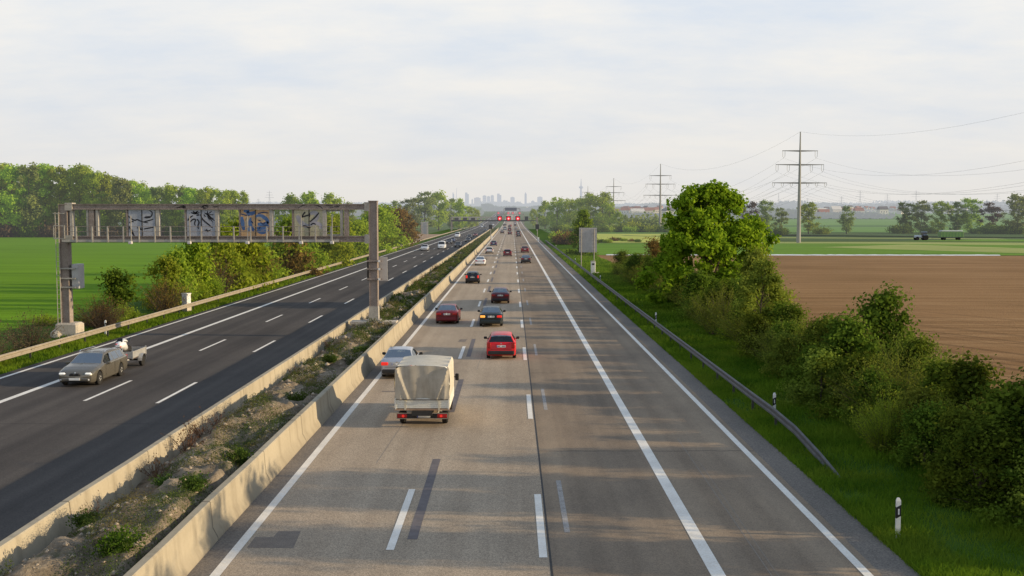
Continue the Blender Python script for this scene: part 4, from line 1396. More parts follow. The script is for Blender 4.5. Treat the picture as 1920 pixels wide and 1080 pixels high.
MB().box((fx(987.3), -.6, fz(409.3)), (1.9, .5, 2.0), bev=.1).build('lane_signal', m_black, o)

BY = 1050.0
o = empty('sign_gantry', (0, BY, g(BY)), 0, 'farthest gantry with one wide dark blue sign over the lanes driving away', 'gantry')
def bx_(x): return at(x, 403, BY)[0]
def bz(y): return at(960, y, BY)[1] - g(BY)
MB().box((bx_(958), 0, bz(392.3)), (bx_(969) - bx_(947), .6, bz(389.4) - bz(395.4)), bev=.1).build('sign', M('sign_blue', (.035, .045, .085), .5, .1, 1, haze=HZ), o)
for x in (945, 975):
    MB().box((bx_(x), 0, bz(391) / 2), (.7, .7, bz(391))).build('column', m_steel, o)
MB().box((bx_(960), .4, bz(391.5)), (bx_(975) - bx_(945), .5, .7)).build('beam', m_steel, o)
o2 = empty('sign_gantry', (0, 830, g(830)), 0, 'faint gantry with small red signals between the red lit one and the blue sign', 'gantry')
def cx_(x): return at(x, 403, 830)[0]
def cz(y): return at(960, y, 830)[1] - g(830)
MB().box((cx_(958), 0, cz(401.5)), (cx_(982) - cx_(932), .5, .5)).build('beam', m_steel, o2)
for x in (932, 982):
    MB().box((cx_(x), 0, cz(401) / 2), (.6, .6, cz(401))).build('column', m_steel, o2)
for x in (934.5, 953, 961.5, 974):
    s = MB().box((cx_(x), -.5, cz(399.6)), (2.0, .4, 2.0), bev=.1).build('lane_signal', M('signal_far', (.32, .2, .2), .6, .1, haze=HZ), o2)
    MB().disc_y((cx_(x), -.75, cz(399.6)), .75, 12).build('red_lens', emis('signal_pale', (.85, .28, .30), .8), s)

# dark square signals on posts
for x, yc, w, base, lb in ((920, 425.5, 6.0, 452, 'small black square signal on a post in the median ahead'), (1007.5, 425, 6.0, 452, 'small black square signal on a post right of the lanes ahead')):
    Yd = 372 if x < 960 else 345
    xx, zc = at(x, yc, Yd)
    o = empty('road_signal', (xx, Yd, 0), 0, lb, 'signal', 'black square signals ahead')
    MB().tube([(0, .2, 0), (0, .2, zc)], .09, 8).build('post', m_galv, o)
    MB().box((0, 0, zc), (1.25, .3, 1.5), bev=.08).build('housing', m_black, o)
    MB().box((.3, .1, .6), (.55, .4, 1.2), bev=.04).build('control_box', m_wht, o)
xx, Yd = gp(1043, 451)
o = empty('marker_post', (xx, Yd, 0), 0, 'small orange marker board beside the bushes left of the grey board', 'marker')
MB().box((0, 0, 1.2), (.5, .1, 1.7)).build('board', M('orange', (.55, .24, .05), .6, .1, 2, haze=HZ), o)
MB().tube([(0, .1, 0), (0, .1, 1.6)], .05, 6).build('post', m_galv, o)

# white foil on the field edge
mb = MB()
r = np.random.default_rng(8)
def foil(x0, x1, y0, y1, n):
    v = []
    for k in range(n + 1):
        t = k / n; x = x0 + (x1 - x0) * t; y = y0 + (y1 - y0) * t
        hh = .12 + .08 * r.uniform(); ww = .8 + .5 * r.uniform() * (1 - abs(2 * t - 1) ** 8)
        v += [(x, y - ww, .0), (x, y - ww * .4, hh), (x, y + ww * .4, hh * r.uniform(.8, 1.1)), (x, y + ww, .0)]
    mb.add(v, [(4 * k + j, 4 * k + 4 + j, 4 * k + 5 + j, 4 * k + 1 + j) for k in range(n) for j in range(3)])
foil(19.5, 100, 225.6, 223.4, 80)
tag(mb.build('plastic_sheeting', M('foil', (.80, .80, .78), .4, .05, 2), smooth=50), 'long white plastic sheeting along the far edge of the ploughed field', 'plastic sheet')

# ------------------------------------------------------------------ pylons and lines
m_mast = M('mast_steel', (.30, .285, .265), .7, .1, .6, haze=HZ)
m_arm = M('arm_steel', (.17, .16, .155), .7, .1, .6, haze=HZ)
m_ins = M('insulator', (.36, .35, .33), .5, .1, 2, haze=HZ)
ARMS = [(27.3, 5.4, (4.9,)), (23.2, 7.3, (6.9, 3.5)), (17.8, 8.3, (7.9, 5.2, 2.5))]
pyl = [(85.8, 326, 'nearest and tallest steel mast pylon with three cross arms'), (72.0, 530, 'second steel mast pylon left of the big tree'), (69.0, 741, 'third pylon small above the trees on the right'), (69.5, 1000, 'fourth pylon barely showing above the copse beside the television tower')]
OFFP = (97.5, 122)


def pylon(x, y, label, s=1.0):
    o = empty('power_pylon', (x, y, g(y)), .06, label, 'pylon', 'power pylons of the line on the right')
    MB().tube([(0, 0, -.3), (0, 0, 11), (0, 0, 22), (0, 0, 33)], [.66, .50, .36, .16], 14).build('mast', m_mast, o, smooth=40)
    for z, w, ins in ARMS:
        mb = MB()
        for sgn_ in (-1, 1):
            mb.add([(sgn_ * .2, -.22, z - .22), (sgn_ * .2, .22, z - .22), (sgn_ * .2, .22, z + .22), (sgn_ * .2, -.22, z + .22),
                    (sgn_ * w, -.09, z - .02), (sgn_ * w, .09, z - .02), (sgn_ * w, .09, z + .14), (sgn_ * w, -.09, z + .14)],
                   [(0, 1, 5, 4), (1, 2, 6, 5), (2, 3, 7, 6), (3, 0, 4, 7), (4, 5, 6, 7), (3, 2, 1, 0)])
        arm = mb.build('cross_arm', m_arm, o)
        for q in ins:
            for sgn_ in (-1, 1):
                L_ = 2.1 if z > 20 else 1.2
                d = .34
                pts = [(sgn_ * q - d, 0, z - .05), (sgn_ * q - d, 0, z - L_ + .5), (sgn_ * q, 0, z - L_), (sgn_ * q + d, 0, z - L_ + .5), (sgn_ * q + d, 0, z - .05)]
                MB().tube(pts, .06, 5).build('insulator', m_ins, arm)


for x, y, lb in pyl:
    pylon(x, y, lb)
allp = [OFFP] + [(x, y) for x, y, _ in pyl]
wires = [(0, 33.0, 6.5)] + [(s_ * q, z - (2.1 if z > 20 else 1.2), 8.5 if z > 20 else 7.5) for z, w, ins in ARMS for q in ins for s_ in (-1, 1)]
m_wire = M('wire', (.22, .22, .22), .6, .1, 1, haze=HZ)
for (xa, ya), (xb, yb) in zip(allp[:-1], allp[1:]):
    if ya > 800: continue
    for off, z, sag in wires:
        pts = []
        for k in range(19):
            t = k / 18
            pts.append((xa + (xb - xa) * t + off, ya + (yb - ya) * t, z + g(ya) * (1 - t) + g(yb) * t - 4 * sag * t * (1 - t)))
        o = MB().tube(pts, .014 if ya < 300 else .02, 4, False).build('power_line', m_wire)
        tag(o, 'thin power line cable hanging between the pylons on the right', 'cable', 'power lines of the pylon row')

# faint small pylons and chimneys on the skyline
for i, (x, yt, Y, lb) in enumerate([(505, 357, 2200, 'tiny distant lattice pylon above the trees left of the gantry column'), (484, 372, 2600, 'smaller distant pylon left of the tiny one behind the trees'), (1514, 371, 2600, 'distant pylon right of the nearest mast on the horizon'), (1460, 361, 2400, 'distant slim chimney like mast left of the nearest pylon'), (1578, 367, 2700, 'far pylon over the town'), (1613, 356, 2600, 'taller far pylon over the town'), (1664, 363, 2700, 'far pylon over the town left of the tree clump'), (1718, 356, 2600, 'far pylon above the tree clump'), (1870, 362, 2800, 'far pylon near the right edge')]):
    xx, zt = at(x, yt, Y)
    h = zt - g(Y)
    o = empty('distant_pylon', (xx, Y, g(Y)), 0, lb, 'pylon', 'tiny pylons on the horizon')
    mb = MB()
    for a, b in ((-1, -1), (1, -1), (1, 1), (-1, 1)):
        mb.tube([(a * h * .07, b * h * .07, 0), (a * h * .02, b * h * .02, h * .6), (0, 0, h)], .13, 3, False)
    for k in range(5):
        z0, z1 = h * k * .12, h * (k + 1) * .12
        w0, w1 = h * (.07 - .05 * z0 / (.6 * h)), h * (.07 - .05 * z1 / (.6 * h))
        mb.tube([(-w0, -w0, z0), (w1, -w1, z1)], .10, 3, False); mb.tube([(w0, -w0, z0), (-w1, -w1, z1)], .10, 3, False)
    mb.build('lattice_mast', m_arm, o)
    if i != 3:
        mb = MB()
        for k, w in ((.66, .22), (.78, .18), (.9, .13)):
            mb.box((0, 0, h * k), (h * w * 2, .25, .35))
        mb.build('cross_arm', m_arm, o)

# ------------------------------------------------------------------ the city and the town on the horizon
SK = 6200.0
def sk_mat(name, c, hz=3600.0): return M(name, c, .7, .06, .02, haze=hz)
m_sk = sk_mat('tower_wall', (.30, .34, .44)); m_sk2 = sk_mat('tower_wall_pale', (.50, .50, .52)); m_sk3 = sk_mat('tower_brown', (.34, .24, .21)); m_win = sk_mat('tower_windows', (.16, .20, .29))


def tower(x0, x1, yt, label, mat, shape='flat', yb=384, Y=SK):
    xa, zt = at(x0, yt, Y); xb, _ = at(x1, yt, Y)
    zb = at(960, yb, Y)[1] - 20
    w = xb - xa; xm = (xa + xb) / 2; h = zt - zb
    o = empty('office_tower', (xm, Y, zb), 0, label, 'tower', 'towers of the distant skyline')
    d = w * .9
    hb = h if shape == 'flat' else h * (.86 if shape == 'point' else .9 if shape == 'step' else .96)
    mb = MB().box((0, 0, hb / 2), (w, d, hb))
    mb.build('wall', mat, o)
    if shape == 'point':
        MB().add([(-w / 2, -d / 2, hb), (w / 2, -d / 2, hb), (w / 2, d / 2, hb), (-w / 2, d / 2, hb), (0, 0, h)], [(0, 1, 4), (1, 2, 4), (2, 3, 4), (3, 0, 4)]).build('pyramid_roof', mat, o)
    elif shape == 'step':
        MB().box((-w * .18, 0, h - h * .05), (w * .6, d * .8, h * .1)).build('roof_block', mat, o)
    elif shape == 'flat':
        MB().box((0, 0, h + 1.5), (w * .5, d * .5, 3)).build('roof_block', mat, o)
    mb = MB()
    n = max(4, int(h / 9))
    for k in range(n):
        mb.box((0, -d / 2 - .2, hb * (k + .5) / n), (w * .86, .5, hb / n * .45))
    mb.build('window_bands', m_win, o)
    return o


tower(848.5, 851.5, 361, 'slim pale tower at the left end of the skyline', m_sk, 'step')
tower(872, 879, 361, 'tall stepped tower left of the twin cranes on the skyline', m_sk, 'step')
tower(889, 901, 371, 'squat brownish pale block of the skyline', m_sk3)
tower(905, 912, 367, 'broad pale tower in the middle group', m_sk2)
tower(913, 919, 368.5, 'pale tower right beside the broad one', m_sk2)
tower(920, 926, 366.5, 'third pale tower of the middle group', m_sk2)
tower(932, 940, 363, 'bluish broad tower left of the blue sign', m_sk, 'step')
tower(957, 965, 370, 'low bluish tower above the blue sign', m_sk)
tower(983.5, 987.5, 360, 'slim pointed tower of the skyline right of the blue sign', m_sk, 'point')
tower(1007.5, 1017, 369.5, 'bluish block at the right end of the skyline', m_sk)
tower(884, 887, 374, 'small pale block between stepped tower and brown block', m_sk2)
tower(943, 948, 376, 'small block behind the blue sign', m_sk2)
tower(996, 1002, 377, 'small low block left of the right end block', m_sk)
xx, zt = at(855.5, 352, SK); zb = at(960, 384, SK)[1] - 20
o = empty('crane_mast', (xx, SK, zb), 0, 'thin slanting antenna next to the slim tower on the skyline', 'mast')
MB().tube([(-2, 0, 0), (-1, 0, (zt - zb) * .5), (3, 0, zt - zb)], [2.2, 1.8, .8], 5).build('mast', m_sk, o)
# television tower
TY = 5200.0
xx, zt = at(1089.6, 335, TY); zb = at(960, 384, TY)[1] - 15
o = empty('television_tower', (xx, TY, zb), 0, 'tall hazy television tower with a round pod above the copse', 'tower')
h = zt - zb
MB().tube([(0, 0, 0), (0, 0, h * .30), (0, 0, h * .66)], [11, 6.8, 4.4], 14).build('shaft', m_sk, o, smooth=40)
MB().tube([(0, 0, h * .66), (0, 0, h * .685), (0, 0, h * .70), (0, 0, h * .73), (0, 0, h * .745)], [5, 10, 10.5, 9, 4], 18).build('pod', m_sk, o, smooth=40)
MB().tube([(0, 0, h * .745), (0, 0, h * .86), (0, 0, h)], [3.0, 2.2, .8], 8).build('antenna', m_sk, o)

m_hw = M('house_wall', (.66, .62, .56), .9, .1, .1, haze=HZ * 1.4); m_hw2 = M('house_wall_cream', (.58, .50, .40), .9, .1, .1, haze=HZ * 1.4)
m_hr = M('house_roof', (.30, .13, .085), .9, .15, .2, haze=HZ * 1.2); m_hr2 = M('house_roof_dark', (.12, .10, .10), .9, .15, .2, haze=HZ * 1.2); m_hg = M('house_window', (.05, .06, .07), .3, .1, 1, haze=HZ)


def house(x, y, w, d, h, rz, wall, roof, label, z=None, group='houses of the town on the horizon', cat='house'):
    o = empty('house', (x, y, (g(y) if z is None else z) - .5), rz, label, cat, group)
    MB().box((0, 0, h / 2), (w, d, h)).build('wall', wall, o)
    rh = d * .42
    MB().add([(-w / 2 - .4, -d / 2 - .4, h), (w / 2 + .4, -d / 2 - .4, h), (w / 2 + .4, d / 2 + .4, h), (-w / 2 - .4, d / 2 + .4, h), (-w / 2 - .4, 0, h + rh), (w / 2 + .4, 0, h + rh)],
             [(0, 1, 5, 4), (2, 3, 4, 5), (3, 0, 4), (1, 2, 5), (3, 2, 1, 0)]).build('roof', roof, o)
    for k in range(3):
        MB().box((-w * .3 + k * w * .3, -d / 2 - .03, h * .62), (1.3, .1, 1.5)).build('window', m_hg, o)
    return o


rh_ = random.Random(3)
for k in range(64):
    x = rh_.choice([rh_.uniform(1330, 1400), rh_.uniform(1490, 1910), rh_.uniform(1540, 1700), rh_.uniform(1150, 1270), rh_.uniform(1170, 1260)])
    Y = rh_.uniform(1650, 2300) if x > 1300 else rh_.uniform(1500, 2100)
    xx = at(x, 390, Y)[0]
    w = rh_.uniform(7, 12)
    wl = rh_.choice([m_hw, m_hw, m_hw2]); rf = rh_.choice([m_hr, m_hr, m_hr2])
    house(xx, Y, w, rh_.uniform(8, 11), rh_.uniform(5, 8), rh_.uniform(-.6, .6), wl, rf, f'{"cream" if wl is m_hw2 else "white"} house with a {"dark" if rf is m_hr2 else "red"} roof in the town on the horizon')
for i, (x, Y, w, h, wl, rf, lb) in enumerate([(1548, 1350, 18, 6, m_hw2, m_hr, 'cream house at the town edge right of the nearest pylon'), (1567, 1300, 11, 10, m_hw, m_hw, 'bright white gabled house at the edge of the hill field'), (1535, 1600, 22, 6, m_hw, m_hw, 'bright white hall on the town ridge right of the nearest pylon'), (1195, 1500, 18, 6, m_hw, m_hw, 'white hall right of the second pylon'), (1215, 1550, 16, 7, m_hw2, m_hr, 'red roofed hall behind the white hall'), (1610, 1500, 12, 7, m_hw, m_hr, 'white red roofed house above the lone tree'), (1655, 1480, 12, 9, m_hw, m_hr2, 'white house with dark gable between the lone tree and the clump')]):
    house(at(x, 390, Y)[0], Y, w, 10, h, .1, wl, rf, lb)
xx, zt = at(985, 385, 900)
house(at(990.5, 400, 2600)[0], 2600, 10, 6, 5, .2, m_hw, m_hw, 'small white building behind the tree right of the blue sign', cat='house')

# far woods on the ridges, each ridge one mass
def far_wood(x0, x1, Y, h, n, size, mat, label, seed, depth=60):
    r = np.random.default_rng(seed)
    xs = r.uniform(x0, x1, n)
    hh = h * (.35 + .9 * vnoise(xs / 26, xs * 0 + seed, seed)) * (.55 + .6 * vnoise(xs / 160, xs * 0, seed + 2))
    z = r.uniform(0, 1, n) ** .8 * hh
    y = Y + r.uniform(-depth, depth, n)
    gg = np.array([g(v_) for v_ in y])
    p = np.stack([xs, y, z + gg], -1)
    nr = norm(r.normal(size=p.shape) + np.array([.2, -.4, .3]))
    o = link_mesh('distant_woods', mesh_np('distant_woods', leaves_at(p, nr, size, r, .8), quads(n)), mat)
    return tag(o, label, 'woods', kind='stuff')


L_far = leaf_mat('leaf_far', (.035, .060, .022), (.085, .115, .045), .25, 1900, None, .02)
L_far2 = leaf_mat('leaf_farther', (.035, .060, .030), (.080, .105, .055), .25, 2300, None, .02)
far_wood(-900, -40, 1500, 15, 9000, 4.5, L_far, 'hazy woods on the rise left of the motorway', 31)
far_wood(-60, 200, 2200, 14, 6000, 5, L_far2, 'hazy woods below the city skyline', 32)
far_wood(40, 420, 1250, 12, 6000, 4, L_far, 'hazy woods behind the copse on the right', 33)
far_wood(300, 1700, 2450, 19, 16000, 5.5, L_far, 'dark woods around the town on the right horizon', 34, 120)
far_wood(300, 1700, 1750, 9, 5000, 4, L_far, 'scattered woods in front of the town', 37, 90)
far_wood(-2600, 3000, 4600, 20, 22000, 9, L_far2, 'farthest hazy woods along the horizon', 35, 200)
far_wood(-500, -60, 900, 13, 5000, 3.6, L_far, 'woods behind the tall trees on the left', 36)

# ------------------------------------------------------------------ vehicles
def paint(name, c, rough=.38, metal=0.0, coat=.22):
    return M('paint_' + name, c, rough, .04, 1.5, metal=metal, haze=HZ, coat=coat, obj=True, spec=.3)


m_glass = M('car_glass', (.012, .014, .015), .10, .2, 2, spec=.32, obj=True, haze=HZ)
def see_through():
    m, t, N, L = nt_new('window_glass')
    lw = N.new('ShaderNodeLayerWeight'); lw.inputs[0].default_value = .32
    f = math_n(N, L, 'MULTIPLY_ADD', lw.outputs['Fresnel'], .30)
    f.node.inputs[2].default_value = .05
    tr = N.new('ShaderNodeBsdfTransparent'); tr.inputs[0].default_value = (.36, .40, .38, 1)
    gl = N.new('ShaderNodeBsdfGlossy'); gl.inputs['Roughness'].default_value = .03; gl.inputs[0].default_value = (.9, .93, .95, 1)
    mx = N.new('ShaderNodeMixShader'); L.new(f, mx.inputs[0]); L.new(tr.outputs[0], mx.inputs[1]); L.new(gl.outputs[0], mx.inputs[2])
    finish(t, N, L, mx.outputs[0], 0)
    return m


m_clear = see_through()
m_inner = M('interior', (.035, .034, .034), .85, .2, 4, obj=True)
m_tyre = M('tyre', (.022, .021, .020), .85, .2, 4, obj=True)
m_rim = M('rim', (.66, .65, .62), .35, .1, 4, metal=.3, obj=True)
m_trim = M('trim', (.028, .028, .029), .6, .15, 4, obj=True)
m_plate = M('plate', (.80, .80, .76), .5, .05, 5, obj=True)
m_blue = M('plate_blue', (.03, .07, .35), .5, .05, 5)
m_red = M('tail_red', (.36, .012, .012), .25, .2, 5, obj=True, coat=.5)
m_lit = M('tail_lit', (.75, .03, .02), .3, .1, 5, emit=.5)
m_amber = M('amber_lit', (1.0, .42, .07), .3, .05, 5, emit=.8)
m_lamp = M('headlamp', (.72, .74, .76), .12, .1, 6, coat=1.0, obj=True)
m_lamp_on = M('headlamp_on', (1.0, .97, .88), .2, .02, 5, emit=.25)
m_chrome = M('chrome', (.62, .62, .62), .18, .05, 3, metal=.9)

# station: (fraction from the nose, floor, belt, top, half width)
SHAPES = {
    'sedan': dict(L=4.55, st=[(0, .34, .56, .60, .66), (.015, .24, .62, .67, .78), (.06, .20, .70, .77, .85), (.16, .19, .80, .89, .88), (.29, .18, .89, .98, .885), (.335, .18, .90, 1.10, .885), (.45, .18, .92, 1.385, .88), (.52, .18, .925, 1.42, .88), (.59, .18, .93, 1.425, .88), (.605, .18, .93, 1.425, .88), (.72, .18, .94, 1.37, .87), (.80, .18, .945, 1.16, .87), (.85, .19, .945, 1.04, .865), (.93, .21, .94, 1.02, .85), (.975, .24, .91, .985, .81), (1.0, .34, .80, .88, .73)],
                  ws=(.29, .45), rw=(.72, .85), side=[(.335, .59), (.605, .80)], wf=.185, wr=.79, tail=.84, wheel=.315),
    'hatch': dict(L=4.05, st=[(0, .34, .58, .62, .66), (.015, .24, .64, .70, .78), (.06, .20, .74, .82, .84), (.17, .19, .84, .93, .865), (.27, .18, .91, 1.0, .87), (.32, .18, .92, 1.14, .87), (.43, .18, .94, 1.40, .865), (.52, .18, .945, 1.44, .865), (.60, .18, .95, 1.445, .865), (.615, .18, .95, 1.445, .865), (.80, .18, .96, 1.42, .86), (.90, .19, .965, 1.37, .855), (.925, .20, .965, 1.33, .85), (.968, .22, .96, 1.0, .84), (.985, .26, .90, .96, .82), (1.0, .36, .76, .82, .76)],
                  ws=(.27, .43), rw=(.90, .968), side=[(.32, .60), (.615, .80)], wf=.19, wr=.81, tail=.86, wheel=.30),
    'estate': dict(L=4.84, st=[(0, .34, .56, .60, .64), (.012, .24, .62, .68, .78), (.05, .20, .70, .78, .87), (.15, .19, .81, .91, .91), (.28, .18, .90, 1.0, .92), (.325, .18, .91, 1.12, .92), (.43, .18, .93, 1.40, .915), (.50, .18, .935, 1.45, .915), (.575, .18, .94, 1.46, .915), (.59, .18, .94, 1.46, .915), (.73, .18, .945, 1.45, .91), (.745, .18, .945, 1.448, .91), (.87, .19, .95, 1.41, .90), (.92, .20, .955, 1.37, .895), (.972, .22, .955, 1.02, .88), (.987, .25, .90, .97, .86), (1.0, .34, .78, .84, .78)],
                  ws=(.28, .43), rw=(.92, .972), side=[(.325, .575), (.59, .73), (.745, .87)], wf=.175, wr=.775, tail=.86, wheel=.33),
    'van': dict(L=4.7, st=[(0, .38, .70, .76, .70), (.015, .28, .78, .85, .82), (.06, .24, .92, 1.00, .90), (.16, .22, 1.06, 1.16, .93), (.20, .22, 1.08, 1.28, .93), (.33, .22, 1.12, 1.80, .93), (.40, .22, 1.13, 1.90, .93), (.47, .22, 1.13, 1.92, .93), (.485, .22, 1.13, 1.92, .93), (.70, .22, 1.14, 1.92, .93), (.715, .22, 1.14, 1.92, .93), (.90, .22, 1.14, 1.90, .92), (.95, .24, 1.14, 1.86, .91), (.985, .26, 1.12, 1.20, .90), (1.0, .34, .98, 1.04, .86)],
                wt=.14, ws=(.16, .33), rw=(.95, .985), side=[(.20, .47), (.485, .70)], wf=.17, wr=.80, tail=1.02, wheel=.33),
}


def body_meshes(S, hw=None):
    """the loft of the body; returns {part: (verts, faces)}"""
    L_, st = S['L'], S['st']
    ra = S['wheel'] + .055
    ss = sorted(set([s[0] for s in st] + [max(0.001, min(.999, w + d / L_)) for w in (S['wf'], S['wr']) for d in (-ra * 1.01, -ra * .985, -ra * .8, -ra * .45, 0, ra * .45, ra * .8, ra * .985, ra * 1.01)]))
    keys = np.array(st)
    secs = []
    for s in ss:
        fl, be, tp, w = (float(np.interp(s, keys[:, 0], keys[:, i])) for i in range(1, 5))
        arch = 0
        for wc in (S['wf'], S['wr']):
            dy = (s - wc) * L_
            if abs(dy) < ra:
                arch = max(arch, S['wheel'] + math.sqrt(max(0, ra * ra - dy * dy)))
        f_in = min(fl, .3) if not arch else max(fl, arch)
        mid = max(.52 if be > .7 else (fl + be) / 2, f_in + .05)
        mid = min(mid, be - .03)
        f_in = min(f_in, mid - .01)
        cl = min(1.0, max(0.0, (tp - be) / .47))
        wt = w * .93 - S.get('wt', .22) * cl
        ze = be + (tp - be) * (.55 + .33 * cl)
        wb = w - .02
        win_b = (wb - .03 - .01 * cl, be + .02 + .02 * cl)
        win_t = (wb - .03 + (wt - wb + .03) * .88, be + (ze - be) * .88)
        half = [(0, f_in), (w * .90, f_in), (w * .965, f_in + (.06 if not arch else .005)), (w, mid), (wb + .012, be - .05), (wb, be), win_b, win_t, (wt, ze), (wt * .93, ze + (tp - ze) * .45), (wt * .5, tp - (tp - ze) * .12), (0, tp)]
        secs.append((L_ / 2 - s * L_, half))
    n = len(secs[0][1])
    V = []
    for y, h in secs:
        V += [(x, y, z) for x, z in h] + [(-x, y, z) for x, z in h]
    parts = {}

    def put(k, f):
        parts.setdefault(k, []).append(f)
    for i in range(len(secs) - 1):
        s0, s1 = ss[i], ss[i + 1]; sm = (s0 + s1) / 2
        for j in range(n - 1):
            for sd_ in (0, 1):
                a = i * 2 * n + sd_ * n + j; b = a + 1; c = a + 2 * n + 1; d = a + 2 * n
                f = (a, d, c, b) if sd_ == 0 else (a, b, c, d)
                k = 'body'
                if j >= 9 and S['ws'][0] < sm < S['ws'][1]: k = 'windscreen'
                elif j >= 9 and S['rw'][0] < sm < S['rw'][1]: k = 'rear_window'
                elif j == 6:
                    for q, (u, v) in enumerate(S['side']):
                        if u < sm < v: k = ('side_window', q, sd_)
                put(k, f)
    for i, rev in ((0, True), (len(secs) - 1, False)):
        ring = [i * 2 * n + j for j in range(n)] + [i * 2 * n + n + j for j in range(n - 1, -1, -1)]
        put('body', tuple(ring if rev else ring[::-1]))
    out = {}
    for k, fs in parts.items():
        used = sorted({i for f in fs for i in f}); mp = {u: q for q, u in enumerate(used)}
        out[k] = ([V[u] for u in used], [tuple(mp[i] for i in f) for f in fs])
    return out


BODY = {k: body_meshes(S) for k, S in SHAPES.items()}


def mk(name, vf, mat, parent, smooth=38):
    me = bpy.data.meshes.new(name); me.from_pydata(vf[0], [], vf[1]); me.update()
    me.validate()
    me.polygons.foreach_set('use_smooth', [True] * len(me.polygons))
    try: me.set_sharp_from_angle(angle=R(smooth))
    except Exception: pass
    return link_mesh(name, me, mat, parent)


def wheels(o, S, hw, w=.20, r=None):
    r = r or S['wheel']
    first = None
    for s in (S['wf'], S['wr']):
        for sd_ in (-1, 1):
            y = S['L'] / 2 - s * S['L']
            mb = MB().lathe_x((0, 0, 0), [(-w / 2, r * .62), (-w / 2, r * .9), (-w * .36, r), (w * .36, r), (w / 2, r * .9), (w / 2, r * .62)], 22)
            t = mb.build('wheel', m_tyre, o, smooth=30)
            t.location = (sd_ * (hw - .115), y, r)
            rb = MB().lathe_x((sd_ * (w / 2 - .03), 0, 0), [(-.01, r * .64), (.02, r * .64), (.022, r * .56), (.005, r * .50)], 20)
            for k in range(5):
                a = 2 * math.pi * k / 5
                rb.box((sd_ * (w / 2 - .01), r * .3 * math.cos(a), r * .3 * math.sin(a)), (.025, r * .18, r * .18))
            rb.build('rim', m_rim, t)


def interior(o, S):
    L_ = S['L']; top = max(q[3] for q in S['st'])
    yd = L_ / 2 - (S['ws'][0] + .05) * L_
    MB().box((0, yd - .25, .80), (1.35, .5, .22), bev=.08).build('dashboard', m_inner, o)
    MB().box((0, 0, .34), (1.45, L_ * .60, .06)).build('floor', m_inner, o)
    for s_ in (-1, 1):
        y = L_ / 2 - .545 * L_
        MB().box((s_ * .36, y, .78), (.48, .16, .62), bev=.06).box((s_ * .36, y + .25, .48), (.5, .5, .16), bev=.05).box((s_ * .36, y - .02, 1.17), (.26, .09, .17), bev=.04).build('front_seat', m_inner, o)
        MB().box((s_ * .36, L_ / 2 - .735 * L_, top - .36), (.24, .09, .15), bev=.04).build('headrest', m_inner, o)
    MB().box((0, L_ / 2 - .735 * L_, .74), (1.3, .18, .58), bev=.06).build('rear_seat', m_inner, o)
    MB().box((0, L_ / 2 - .86 * L_, .86), (1.25, L_ * .2, .05), bev=.02).build('parcel_shelf', m_inner, o)


